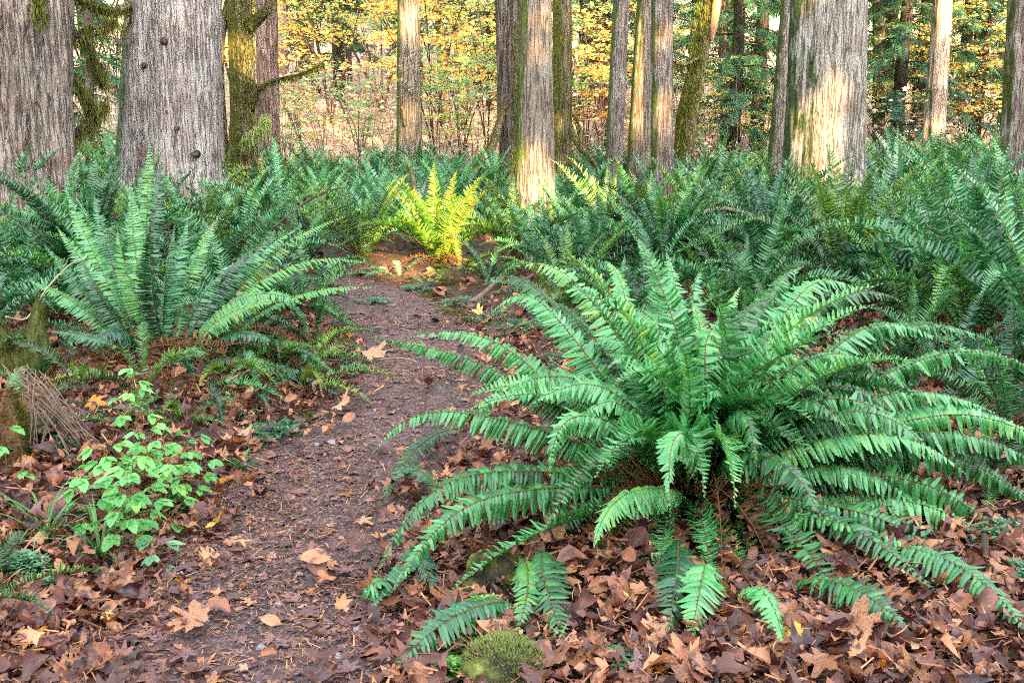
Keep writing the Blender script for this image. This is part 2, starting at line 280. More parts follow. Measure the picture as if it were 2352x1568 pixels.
# ground: dark humus between the leaves; path: trodden soil, needles and grit
def soil(name, stops, sc=9, fine=90, grit=.0):
    m, t, N, L = mat(name); tc = N.new('ShaderNodeTexCoord')
    def nz(s, d):
        n = N.new('ShaderNodeTexNoise'); n.inputs['Scale'].default_value = s; n.inputs['Detail'].default_value = d; n.inputs['Roughness'].default_value = .7; L.new(tc.outputs['Object'], n.inputs['Vector']); return n
    a = nz(sc, 9); b = nz(fine, 4)
    x = N.new('ShaderNodeMath'); x.operation = 'MULTIPLY_ADD'; x.inputs[1].default_value = .55; L.new(b.outputs['Fac'], x.inputs[0])
    y = N.new('ShaderNodeMath'); y.operation = 'MULTIPLY'; y.inputs[1].default_value = .5; L.new(a.outputs['Fac'], y.inputs[0]); L.new(y.outputs[0], x.inputs[2])
    r = ramp(N, stops); L.new(x.outputs[0], r.inputs[0]); col = r.outputs[0]
    lo = nz(1.6, 4); lm = N.new('ShaderNodeMapRange'); lm.inputs[1].default_value = .38; lm.inputs[2].default_value = .62; lm.inputs[3].default_value = .55; lm.inputs[4].default_value = 1.25; L.new(lo.outputs['Fac'], lm.inputs[0])   # damp and dry patches
    lh = N.new('ShaderNodeHueSaturation'); L.new(lm.outputs[0], lh.inputs['Value']); L.new(col, lh.inputs['Color']); col = lh.outputs[0]
    vo = N.new('ShaderNodeTexVoronoi'); vo.inputs['Scale'].default_value = 75; L.new(tc.outputs['Object'], vo.inputs['Vector'])
    rr = ramp(N, [(.0,(grit,)*3), (.28,(grit,)*3), (.34,(0,0,0))]); L.new(vo.outputs['Distance'], rr.inputs[0])
    hs = N.new('ShaderNodeMix'); hs.data_type = 'RGBA'; hs.inputs[6].default_value = (.05,.035,.04,1); hs.inputs[7].default_value = (.32,.26,.26,1); L.new(vo.outputs['Color'], hs.inputs[0])
    mx = N.new('ShaderNodeMix'); mx.data_type = 'RGBA'; L.new(rr.outputs[0], mx.inputs[0]); L.new(col, mx.inputs[6]); L.new(hs.outputs[2], mx.inputs[7])
    p = N.new('ShaderNodeBsdfPrincipled'); L.new(mx.outputs[2], p.inputs['Base Color']); rg = N.new('ShaderNodeMapRange'); rg.inputs[1].default_value = .55; rg.inputs[2].default_value = 1.25; rg.inputs[3].default_value = .38; rg.inputs[4].default_value = .8; L.new(lm.outputs[0], rg.inputs[0]); L.new(rg.outputs[0], p.inputs['Roughness']); p.inputs['Specular IOR Level'].default_value = .4
    bp = N.new('ShaderNodeBump'); bp.inputs['Distance'].default_value = .007; L.new(x.outputs[0], bp.inputs['Height']); L.new(bp.outputs[0], p.inputs['Normal'])
    o = N.new('ShaderNodeOutputMaterial'); L.new(p.outputs[0], o.inputs[0]); return m
M['ground'] = soil('ground', [(.38,(.020,.013,.010)), (.52,(.07,.038,.026)), (.66,(.16,.085,.05))])
M['path'] = soil('path', [(.36,(.024,.014,.017)), (.50,(.068,.037,.037)), (.62,(.16,.086,.078)), (.72,(.36,.23,.20))], 14, 150, .8)
M['slope'] = soil('slope', [(.38,(.22,.13,.09)), (.52,(.46,.30,.22)), (.66,(.62,.45,.34))], 2, 14)

# ------------------------------------------------------------------ structure: ground and path
def grid(xs, ys, name, m, smooth=True):
    V = [(x, y, g(x, y)) for y in ys for x in xs]; nx = len(xs)
    Fc = [(j*nx+i, j*nx+i+1, (j+1)*nx+i+1, (j+1)*nx+i) for j in range(len(ys)-1) for i in range(nx-1)]
    b = MB(); b.add(V, Fc); return b, name, m, smooth
xs = np.concatenate([np.linspace(-70,-8,22), np.linspace(-7.5,7.5,110), np.linspace(8,70,22)])
ys = np.concatenate([np.linspace(-45,-1,16), np.linspace(-.5,14,110), np.linspace(14.4,20,18), np.linspace(21,90,50)])
b, _, _, _ = grid(xs, ys, 'ground', None)
me = b.mesh('ground', [M['ground'], M['slope']], True)
cen = np.zeros(len(me.polygons)*3); me.polygons.foreach_get('center', cen); cen = cen.reshape(-1,3)
me.polygons.foreach_set('material_index', (cen[:,1] > 20.5).astype(np.int32))
struct('ground', me)
V = []; Fc = []; nc = 17
for i, (x, y, wd) in enumerate(PC):
    j = min(i, len(PC)-2); tx, ty = PC[j+1][0]-PC[j][0], PC[j+1][1]-PC[j][1]; l = math.hypot(tx, ty); nx_, ny_ = -ty/l, tx/l
    for k in range(nc):
        s = (k/(nc-1)-.5)*wd*(1.0+.16*fbm(i*.35, (k > nc/2)*5, 2, 3))
        px, py = x+nx_*s, y+ny_*s; edge = abs(k/(nc-1)-.5)*2
        V.append((px, py, g(px, py)+.016-.03*max(0, edge-.8)/.2))
for i in range(len(PC)-1):
    for k in range(nc-1): a = i*nc+k; Fc.append((a+1, a, a+nc, a+nc+1))
b = MB(); b.add(V, Fc); struct('path', b.mesh('path', [M['path']], True))
def gz(x, y): return g(x, y) + (.014 if (y < 14 and path_d(x, y) < -.04) else 0)

# ------------------------------------------------------------------ tubes, trunks
def tube(b, pts, rads, n=6, m=0, cap=True):
    pts = [Vector(p) for p in pts]; rings = []
    V = []; up = Vector((.3,.1,1))
    for i, p in enumerate(pts):
        t = (pts[min(i+1,len(pts)-1)]-pts[max(i-1,0)]).normalized()
        a = t.cross(up); a = a.normalized() if a.length > 1e-4 else Vector((1,0,0)); c = a.cross(t)
        for k in range(n):
            q = 2*PI*k/n; V.append(p+(a*math.cos(q)+c*math.sin(q))*rads[i])
    Fc = [(i*n+k, i*n+(k+1)%n, (i+1)*n+(k+1)%n, (i+1)*n+k) for i in range(len(pts)-1) for k in range(n)]
    if cap: Fc += [tuple(range(n))[::-1], tuple((len(pts)-1)*n+k for k in range(n))]
    b.add([tuple(v) for v in V], Fc, m)

def trunk_mesh(line, seed, segs=64, step=.04, flute=.06, furrow=.02, flare=.35, lobes=5, name='trunk', material=None, top=12, lobe_at=None):
    """line: list of (x,y,z,r); z relative to base object; grows rings along it"""
    Z = [p[2] for p in line]
    b = MB(); V = []; z = Z[0]; rows = 0
    lobe_at = lobe_at or []
    while z <= Z[-1]:
        i = max(0, min(len(Z)-2, next((k for k in range(len(Z)-1) if Z[k+1] >= z), len(Z)-2)))
        t = (z-Z[i])/(Z[i+1]-Z[i]); t2 = t
        x = line[i][0]*(1-t2)+line[i+1][0]*t2; y = line[i][1]*(1-t2)+line[i+1][1]*t2; r = line[i][3]*(1-t)+line[i+1][3]*t
        fl = flare*math.exp(-max(0,z)/.45)
        for k in range(segs):
            q = 2*PI*k/segs; c, s = math.cos(q), math.sin(q)
            lob = .5+.5*math.cos(lobes*q+seed+.4*math.sin(q*2))
            rr = r*(1+fl*lob+.04*math.cos(2*q+seed+z*.1))
            for (qa, amp, wid_) in lobe_at:
                dq = (q-qa+PI) % (2*PI)-PI; rr += r*amp*math.exp(-(dq/wid_)**2)
            rr += r*flute*mnoise.noise(Vector((c*2.2+seed*3, s*2.2, z*.22)))*1.6
            f = mnoise.noise(Vector((c*r*26+seed, s*r*26, z*1.3)))
            f2 = mnoise.noise(Vector((c*r*70+seed, s*r*70, z*3.5)))
            rr += furrow*(1-2.2*abs(f)) + furrow*.35*f2
            V.append((x+c*rr, y+s*rr, z))
        rows += 1; z += step if z < 4.5 else .5
    Fc = [(i*segs+k, i*segs+(k+1)%segs, (i+1)*segs+(k+1)%segs, (i+1)*segs+k) for i in range(rows-1) for k in range(segs)]
    b.add(V, Fc); b.f.append(tuple((rows-1)*segs+k for k in range(segs))); b.m.append(0)
    return b.mesh(name, [material], True)

def strands(b, pts, n, lmin, lmax, wid=.012, spread=.04, mat_i=0, fuzz=.4):
    """hanging moss: narrow drooping slips hung along a polyline or point list"""
    T = np.array([(-.5,0,0),(.5,0,0),(.35,.0,-.5),(-.35,.0,-.5),(.0,.0,-1)]); TF = [(0,1,2,3),(3,2,4)]
    X = []
    for _ in range(n):
        k = random.randrange(len(pts)-1) if len(pts) > 1 else 0
        p = Vector(pts[k]).lerp(Vector(pts[min(k+1, len(pts)-1)]), R())
        l = U(lmin, lmax)*U(.4, 1); a = U(0, 2*PI); wd = wid*U(.5, 1.5)
        ax = Vector((math.cos(a), math.sin(a), 0)); dz = Vector((U(-fuzz,fuzz), U(-fuzz,fuzz), 1)).normalized(); ay = ax.cross(dz)
        o = p + Vector((U(-spread,spread), U(-spread,spread), U(-spread,spread)))
        X.append([[ax.x*wd, ay.x, dz.x*l, o.x], [ax.y*wd, ay.y, dz.y*l, o.y], [ax.z*wd, ay.z, dz.z*l, o.z]])
    b.stamp(T, TF, X, mat_i)

def tree(name, label, ub, ut, d, wb, wt, material, dt=0.0, bark='trunk', group=None, mids=(), **kw):
    """ub, ut: image columns of the trunk's centre at its foot and at the frame's top; wb, wt widths in pixels there"""
    B = at(ub, d); T = pix(ut, 0, d+dt)
    sb = wb/F*(d*CP)/2; st = wt/F*(d*CP)/2
    o = thing(name, B, label, 'tree', group)
    line = [(0, 0, -.25, sb), (0, 0, 0, sb)]
    for (u, v, wd) in mids:
        P = pix(u, v, d); line.append((P.x-B.x, P.y-B.y, P.z-B.z, wd/F*d*CP/2))
    line.append((T.x-B.x, T.y-B.y, T.z-B.z, st))
    dirx = (line[-1][0]-line[-2][0])/(line[-1][2]-line[-2][2]); hz = 9.0
    line.append((line[-1][0]+dirx*(hz-line[-1][2])*.6, line[-1][1], hz, st*.75))
    big = max(sb, st)
    segs = int(min(160, max(28, wb*.8))); step = max(.03, .03*d/11)
    tr = link('trunk', trunk_mesh(line, seed=ub*.013, segs=segs, step=step, material=M[material], **kw), o)
    if d < 18: ALLT.append((o, line, B))
    return o, line, B

ALLT = []
# big named trunks ------------------------------------------------------------
TR = {}
o,l,B = tree('cedar_tree', 'massive brown-grey cedar with deep shaggy vertical bark, cut by the left edge of the photo', 38, 40, 10.5, 235, 225, 'bark_cedar_brown', flute=.18, furrow=.034, flare=.35); TR['t1']=(o,l,B)
o,l,B = tree('cedar_tree', 'widest pale grey cedar trunk with small dark knots, second from the left edge', 400, 408, 12.2, 218, 192, 'bark_cedar', flute=.14, furrow=.022, flare=.18, lobe_at=[(PI*1.18,.12,.45)]); TR['t2']=(o,l,B)
for (u, v, s_) in ((383,256,.05),(505-60,355,.04),(378,95,.07),(405,295,.03),(330,150,.04)):
    y0 = 12.2-.52; P = pix(u, v, y0+.02*s_); b = MB()
    tube(b, [P+Vector((0,.12,0)), P+Vector((0,.0,0)), P+Vector((.01,-.05,-.01))], [s_*1.2, s_*.75, s_*.35], 9)
    k_ = link('knot', b.mesh('knot', [M['bark_dark']], True), o); k_.location = -B
# green flank lobe of the cedar: a second stem grown into it
o,l,B = tree('cedar_tree', 'narrow green-stained cedar stem fused to the left flank of the widest grey trunk', 305, 322, 12.35, 84, 62, 'bark_cedar_green', flute=.08, furrow=.012, flare=.15); TR['t2b']=(o,l,B)
o,l,B = tree('maple_tree', 'mossy golden-brown maple trunk with arching mossy limbs, right of the widest grey cedar', 558, 548, 14.2, 76, 54, 'bark_mossy', mids=((562,280,62),(554,150,50)), flute=.14, furrow=.012, flare=.25); TR['t3']=(o,l,B)
o,l,B = tree('cedar_tree', 'reddish-brown smooth cedar trunk just behind the mossy maple on the left', 622, 610, 17.2, 48, 50, 'bark_red', flute=.06, furrow=.008, flare=.2); TR['t4']=(o,l,B)
o,l,B = tree('fir_tree', 'slim tan trunk with warm sun patches standing alone left of centre', 941, 938, 17.2, 58, 46, 'bark_grey', flute=.04, furrow=.006, flare=.1); TR['t5']=(o,l,B)
o,l,B = tree('fir_tree', 'dark rugged deeply furrowed trunk just left of the brightest sunlit trunk', 1178, 1166, 16.5, 52, 50, 'bark_rugged', flute=.2, furrow=.03, flare=.25); TR['t6']=(o,l,B)
o,l,B = tree('hemlock_tree', 'tapering central trunk with the brightest cream sun patch on its foot', 1224, 1230, 10.4, 112, 70, 'bark_grey', mids=((1228,200,82),), flute=.05, furrow=.008, flare=.12); TR['t7']=(o,l,B)
o,l,B = tree('maple_tree', 'moss-darkened olive trunk close behind the right side of the brightest sunlit trunk', 1290, 1291, 14.6, 50, 42, 'bark_mossy', flute=.08, furrow=.008, flare=.18); TR['t8']=(o,l,B)
o,l,B = tree('fir_tree', 'distant purplish-grey furrowed trunk behind yellow leaves, right of centre', 1368, 1368, 27, 74, 66, 'bark_rugged', flute=.1, furrow=.04, flare=.1)
o,l,B = tree('hemlock_tree', 'slender greenish trunk, leftmost of the close trio of thin trunks', 1405, 1427, 13.4, 38, 34, 'bark_speck', flute=.04, furrow=.005, flare=.15)
o,l,B = tree('hemlock_tree', 'middle trunk of the close trio, its upper half lit golden', 1466, 1483, 14.2, 62, 36, 'bark_grey', flute=.06, furrow=.006, flare=.1); TR['t11']=(o,l,B)
o,l,B = tree('hemlock_tree', 'straight speckled trunk, rightmost and nearest of the close trio', 1521, 1521, 12.0, 50, 46, 'bark_speck', flute=.04, furrow=.005, flare=.08)
o,l,B = tree('maple_tree', 'leaning mossy maple trunk with torn orange wood near its top', 1566, 1634, 17.0, 42, 30, 'bark_mossy', mids=((1576,270,42),(1610,110,34)), flute=.14, furrow=.012, flare=.2); TR['t13']=(o,l,B)
o,l,B = tree('hemlock_tree', 'thin purplish-brown trunk just left of the big sunlit trunk on the right', 1778, 1812, 13.8, 44, 34, 'bark_speck', flute=.04, furrow=.005, flare=.12)
o,l,B = tree('cedar_tree', 'big pale grey trunk on the right with mossy left flank and warm sun patch', 1892, 1908, 11.0, 186, 154, 'bark_big', mids=((1902,250,166),), flute=.06, furrow=.010, flare=.25, lobe_at=[(PI*1.05,.10,.4)]); TR['t15']=(o,l,B)
o,l,B = tree('fir_tree', 'far pale trunk striped with bright orange sunlight among dark conifer boughs', 2138, 2166, 17.6, 50, 40, 'bark_pale', flute=.06, furrow=.008, flare=.5)
o,l,B = tree('cedar_tree', 'grey-brown trunk cut by the right edge of the photo', 2330, 2352, 13.2, 72, 66, 'bark_cedar_brown', flute=.08, furrow=.010, flare=.15)
# far thin trunks
FT = [(650,648,30,22,22,'bark_pale','pale lilac trunk in the distance right of the reddish cedar'),
      (716,712,33,16,14,'bark_pale','thin pale trunk glimpsed high behind yellow maple leaves on the left'),
      (1024,1008,26,24,20,'bark_mossy','far mossy stem right of the lone tan trunk'),
      (1062,1052,27,26,24,'bark_mossy','far mossy maple stem, second to the right of the lone tan trunk'),
      (1110,1104,38,26,24,'bark_pale','pale far trunk left of the dark furrowed trunk'),
      (1664,1660,21,18,14,'bark_dark','thin dark red-brown trunk left of the thin purplish trunk'),
      (2018,2018,23,26,24,'bark_dark','dark brown trunk in shade right of the big sunlit trunk'),
      (2246,2250,26,24,22,'bark_dark','dark far trunk behind conifer boughs near the right edge'),
      (208,204,19,22,16,'bark_dark','dark thin trunk hung with moss between the two left cedars'),
      (1700,1694,30,22,20,'bark_dark','dark far trunk behind drooping cedar boughs'),
      (800,796,36,18,16,'bark_dark','far dark trunk behind yellow leaves left of the lone tan trunk'),
      (862,866,42,22,18,'bark_pale','faint far pale trunk just left of the lone tan trunk')]
for ub, ut, d, wb, wt, m_, lab in FT:
    tree('slender_tree', lab, ub, ut, d, wb, wt, m_, flute=.06, furrow=.008, flare=.1)

# limbs and moss ---------------------------------------------------------------
def limb(parent, B, pp, rads, mats='bark_mossy', moss=0, lm=(.05,.2), mm='moss_hang', name='branch', spread=.04, wid=.012, n=9):
    pts = [Vector(p) for p in pp]
    A = catmull(np.array([[*p, r] for p, r in zip(pts, rads)]), 6)
    b = MB(); tube(b, [tuple(a[:3]) for a in A], [a[3] for a in A], n)
    br = link(name, b.mesh(name, [M[mats]], True), parent); br.location = -B if B is not None else (0,0,0)
    if moss:
        b = MB(); strands(b, [tuple(a[:3]) for a in A], moss, lm[0], lm[1], wid, spread)
        mo = tag(link('hanging_moss', b.mesh('hanging_moss', [M[mm]]), br), None, None, None, 'stuff')
    return br
o,l,B = TR['t3']
limb(o, B, [pix(572,60,14.1), pix(600,38,14.0), pix(616,18,13.9), pix(622,-30,13.9)], [.10,.07,.06,.05], moss=500, lm=(.02,.09), spread=.06)
limb(o, B, [pix(580,250,14.1), pix(596,205,13.9), pix(625,186,13.8), pix(690,170,13.6), pix(742,146,13.4)], [.05,.035,.022,.016,.008], moss=900, lm=(.03,.13), spread=.02)
limb(o, B, [pix(596,206,13.9), pix(575,180,13.9), pix(545,165,13.8), pix(526,166,13.7)], [.015,.012,.008,.005], moss=220, lm=(.02,.10), spread=.02)
limb(o, B, [pix(562,330,13.9), pix(585,305,13.7), pix(606,290,13.5), pix(610,270,13.5)], [.02,.014,.01,.006], moss=700, lm=(.05,.26), mm='lichen_hang', spread=.06)
limb(o, B, [pix(560,420,14.0), pix(590,390,13.7), pix(600,365,13.6)], [.02,.012,.006], moss=260, lm=(.05,.24), mm='lichen_hang', spread=.04)
limb(o, B, [pix(530,-20,14.2), pix(505,120,14.2), pix(512,300,14.2), pix(520,460,14.2)], [.05,.06,.06,.09], moss=500, lm=(.02,.08), spread=.06)
b = MB(); strands(b, [pix(562,v,14.2-.2) for v in range(-20,470,30)], 3200, .02, .10, .013, .15)
tag(link('moss_coat', b.mesh('moss_coat', [M['moss_hang']]), o, -B), None, None, None, 'stuff')
o,l,B = TR['t13']
limb(o, B, [pix(1634,95,16.85), pix(1641,50,16.8), pix(1652,-40,16.8)], [.03,.065,.075], mats='freshwood', name='torn_wood')
b = MB(); strands(b, [pix(1570,470,16.8), pix(1574,300,16.8), pix(1595,180,16.8), pix(1618,0,16.8)], 2600, .03, .15, .014, .13)
tag(link('moss_coat', b.mesh('moss_coat', [M['moss_hang']]), o, -B), None, None, None, 'stuff')
limb(o, B, [pix(1610,130,16.8), pix(1570,150,16.6), pix(1545,140,16.5)], [.03,.02,.01], moss=200, lm=(.05,.3), spread=.03)
o,l,B = TR['t8']
b = MB(); strands(b, [pix(1292,v,14.35) for v in range(60,430,30)], 1500, .02, .08, .012, .17)
tag(link('moss_coat', b.mesh('moss_coat', [M['moss_hang']]), o, -B), None, None, None, 'stuff')
limb(o, B, [pix(1312,300,14.4), pix(1330,335,14.2), pix(1356,362,14.1), pix(1378,396,14.0)], [.05,.045,.035,.02], moss=500, lm=(.02,.09), spread=.04)
limb(o, B, [pix(1330,335,14.2), pix(1334,300,14.2), pix(1318,262,14.2)], [.03,.02,.012], moss=240, lm=(.03,.12), spread=.03)
o,l,B = TR['t6']
limb(o, B, [pix(1160,240,16.3), pix(1142,300,16.0), pix(1126,345,15.8), pix(1100,378,15.6), pix(1080,420,15.5)], [.03,.07,.06,.07,.05], moss=1100, lm=(.02,.07), spread=.07)
o,l,B = TR['t2']
limb(o, B, [pix(300,10,11.9), pix(262,24,11.7), pix(215,12,11.5), pix(160,-8,11.4)], [.05,.03,.025,.02], moss=1100, lm=(.03,.16), spread=.04)
limb(o, B, [pix(296,40,11.9), pix(284,70,11.7), pix(270,120,11.6)], [.03,.02,.01], moss=200, lm=(.03,.14), spread=.03)
o,l,B = TR['t1']
for pp in ([(150,95),(190,70),(232,62),(270,45)], [(150,150),(185,205),(205,240),(192,290),(160,310)], [(152,60),(205,110),(215,160),(238,190),(232,150),(214,150)], [(150,330),(185,300),(225,262),(240,235)]):
    limb(o, B, [pix(u, v, 10.9+.1*i) for i, (u, v) in enumerate(pp)], [.035]+[.022]*(len(pp)-2)+[.008], mats='bark_dark', moss=620, lm=(.04,.28), spread=.06, wid=.009)
b = MB(); strands(b, [pix(90,v,10.0) for v in (-20,20,60)], 300, .03, .15, .014, .06); tag(link('moss_coat', b.mesh('moss_coat', [M['moss_hang']]), o, -B), None, None, None, 'stuff')
o,l,B = TR['t7']
b = MB(); strands(b, [pix(1186-v*.02,v,10.3) for v in range(60,520,40)], 1100, .01, .05, .008, .035); tag(link('moss_coat', b.mesh('moss_coat', [M['moss_hang']]), o, -B), None, None, None, 'stuff')
o,l,B = TR['t5']
b = MB(); strands(b, [pix(966,v,17.2) for v in range(110,400,30)], 700, .02, .08, .014, .03); tag(link('moss_coat', b.mesh('moss_coat', [M['moss_hang']]), o, -B), None, None, None, 'stuff')
limb(o, B, [pix(921,245,17.0), pix(926,260,17.0), pix(930,290,17.0)], [.03,.05,.03], moss=150, lm=(.01,.04), spread=.04, name='moss_knob')

# ------------------------------------------------------------------ fern fronds
def pinna_template(hi):
    if hi:
        s_ = [0,.12,.4,.7,.9,1.0]; w_ = [.35,.5,.48,.36,.2,0]
        V = []; Fc = []
        for s, w_k in zip(s_, w_):
            y = .16*s*s; z = -.22*s*s+.05*math.sin(s*6)
            if w_k > 0:
                V += [(s, y-w_k, z-.10*w_k), (s, y, z+.10*w_k), (s, y+w_k, z-.10*w_k)]
        V.append((1.0, .16, -.2)); n = 5
        for i in range(n-1):
            a = i*3; Fc += [(a, a+3, a+4, a+1), (a+1, a+4, a+5, a+2)]
        a = (n-1)*3; Fc += [(a, a+3, a+3+0, a+1)[:2]+(a+1,), (a+1, a+3, a+2)]
    else:
        V = [(0,-.4,0),(0,.4,0),(.5,-.42+.04,-.03),(.5,.42+.04,-.03),(1,.16,-.18)]
        Fc = [(0,2,3,1),(2,4,3)]
    return np.array(V, float), Fc
PIN_HI, PIN_LO = pinna_template(True), pinna_template(False)

def frond(b, pts, pairs, plen, pwid, wdir=None, twist=0.0, droop=.5, hi=True, stipe=.12, rrad=.003, seed=0, gaps=0.03, tipang=.9, rpos=.36):
    """pts: centreline (n,3). plen: longest leaflet, pwid its width"""
    rd = random.Random(seed); P = np.array(pts, float); n = len(P)
    T = np.gradient(P, axis=0); T /= np.linalg.norm(T, axis=1)[:,None]
    seg = np.linalg.norm(np.diff(P, axis=0), axis=1); cum = np.concatenate([[0], np.cumsum(seg)]); L_ = cum[-1]
    if wdir is None:
        h = P[-1]-P[0]; wdir = np.cross(h, (0,0,1.0)); nn = np.linalg.norm(wdir); wdir = wdir/nn if nn > 1e-6 else np.array((1.0,0,0))
    tube(b, [tuple(p) for p in P], [rrad*(1.25-i/(n-1)) for i in range(n)], 5 if hi else 3, 1, cap=False)
    ts = np.linspace(stipe, .992, pairs); X = []
    dr0 = droop
    for side in (-1, 1):
        for k, t in enumerate(ts):
            if rd.random() < gaps: continue
            tt = t+rd.uniform(-.15,.15)/pairs; d = tt*L_
            p = np.array([np.interp(d, cum, P[:,j]) for j in range(3)]); tg = np.array([np.interp(d, cum, T[:,j]) for j in range(3)]); tg /= np.linalg.norm(tg)
            w_ = wdir - tg*np.dot(wdir, tg); w_ /= np.linalg.norm(w_); nrm = np.cross(w_, tg)
            if nrm[2] < 0 and abs(nrm[2]) > .15 and False: nrm = -nrm
            ca, sa = math.cos(twist+.25*math.sin(seed+tt*4)), math.sin(twist+.25*math.sin(seed+tt*4)); w_, nrm = w_*ca+nrm*sa, -w_*sa+nrm*ca
            u_ = (t-stipe)/(1-stipe)
            f = (.62+.38*min(1, u_/(rpos)))*(1 if u_ < rpos else max(.06, 1-((u_-rpos)/(1-rpos))**1.7))
            l = plen*f*rd.uniform(.9, 1.08); ww = pwid*(.55+.45*f)*rd.uniform(.85, 1.1)
            fa = .18+.35*u_**2+rd.uniform(-.10,.10)              # forward lean
            da = dr0*(1-.35*u_)+rd.uniform(-.16,.16)             # droop below the blade
            ax = (w_*side)*math.cos(fa)+tg*math.sin(fa); ax = ax*math.cos(da)-nrm*math.sin(da)
            ay = tg-ax*np.dot(tg, ax); ay /= np.linalg.norm(ay); az = np.cross(ax, ay)*(1 if side > 0 else -1)
            if np.dot(az, nrm) < 0: az = -az
            X.append(np.stack([ax*l, ay*ww, az*l*(1+rd.uniform(-1.2,1.6)), p], axis=1))
    tp = PIN_HI if hi else PIN_LO
    b.stamp(tp[0], tp[1], X, 0)
def bez(P0, P1, P2, n=14):
    P0, P1, P2 = (np.array(p, float) for p in (P0, P1, P2)); t = np.linspace(0, 1, n)[:,None]
    return (1-t)**2*P0+2*t*(1-t)*P1+t*t*P2
def arc(L_, e0, e1, n=14, bend=1.3, side=0.0):
    r = z = y = 0.0; out = [(0,0,0)]
    for i in range(1, n):
        t = (i-.5)/(n-1); e = e0+(e1-e0)*t**bend; ds = L_/(n-1)
        r += math.cos(e)*ds; z += math.sin(e)*ds; y += side*ds*t; out.append((r, y, z))
    return out

# library of fronds lying in the +X plane: erect, arched, low
LIB = {'erect': [], 'arch': [], 'low': []}
def libset(tagname, hi, pairs, plen, pwid, mats, n=6):
    out = {'erect': [], 'arch': [], 'low': []}
    for kind, (a0, a1, b0, b1, bd) in {'erect': (80, 70, 45, 5, 1.6), 'arch': (68, 52, -5, -50, 1.4), 'low': (40, 18, -18, -40, 1.1)}.items():
        for i in range(n):
            b = MB(); s_ = i*13+len(kind)
            frond(b, arc(1.0, math.radians(U(a1,a0)), math.radians(U(b1,b0)), 12 if hi else 8, bd, U(-.12,.12)), pairs, plen*U(.85,1.1), pwid, wdir=np.array((0,1.0,0)), twist=U(-.35,.35), droop=U(.1,.45), hi=hi, seed=s_, rrad=.0032)
            out[kind].append(b.mesh('frond', mats))
    return out
LIB_A = libset('a', True, 46, .085, .0150, [M['fern_mid'], M['rachis_dark']], 6)
LIB_B = libset('b', False, 40, .085, .0185, [M['fern_mid'], M['rachis_dark']], 6)
LIB_O = libset('o', True, 44, .085, .0155, [M['fern_olive'], M['rachis_dark']], 4); LIB_P = libset('p', True, 46, .085, .0155, [M['fern_pale'], M['rachis_dark']], 4)
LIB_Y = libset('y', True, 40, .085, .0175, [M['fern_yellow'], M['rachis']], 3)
LIB_N = libset('n', True, 56, .085, .0145, [M['fern_near'], M['rachis_dark']], 4)
def dead_set(n=5):
    out = []
    for i in range(n):
        b = MB(); frond(b, arc(.8, math.radians(U(10,60)), math.radians(U(-70,-95)), 9, .7, U(-.2,.2)), 26, .05, .012, wdir=np.array((0,1.0,0)), twist=U(-.8,.8), droop=1.0, hi=False, seed=i, gaps=.25)
        out.append(b.mesh('withered_frond', [M['fern_dead'], M['rachis_dark']]))
    return out
DEAD = dead_set()

def fern(P, label, group, size=1.0, n=22, lib=None, mix=(.45,.4,.15), dead=4, az=None, name='sword_fern', tilt=0):
    """one fern: an Empty at its crown with every frond a child of its own"""
    lib = lib or random.choice([LIB_A, LIB_A, LIB_O, LIB_P])
    o = thing(name, P, label, 'fern', group)
    a0 = U(0, 2*PI)
    for i in range(n):
        u_ = R(); kind = 'erect' if u_ < mix[0] else ('arch' if u_ < mix[0]+mix[1] else 'low')
        a = a0+i*2.39996+U(-.3,.3)
        if az is not None: a = math.radians(U(*az))
        s_ = size*U(.72, 1.12)
        c = link('frond', random.choice(lib[kind]), o, (.03*math.cos(a), .03*math.sin(a), .02), (U(-.18,.18), U(-.12,.12), a), s_)
    for i in range(dead):
        a = U(0, 2*PI); link('withered_frond', random.choice(DEAD), o, (0,0,.05), (0, 0, a), size*U(.6,1.0))
    return o

# ---- the big light green fern in the foreground: every frond laid out on its own
CR = gp(1590, 1150)
F1 = thing('sword_fern', CR, 'largest light green sword fern, arching over the right edge of the path in the foreground', 'fern')
y0 = CR.y
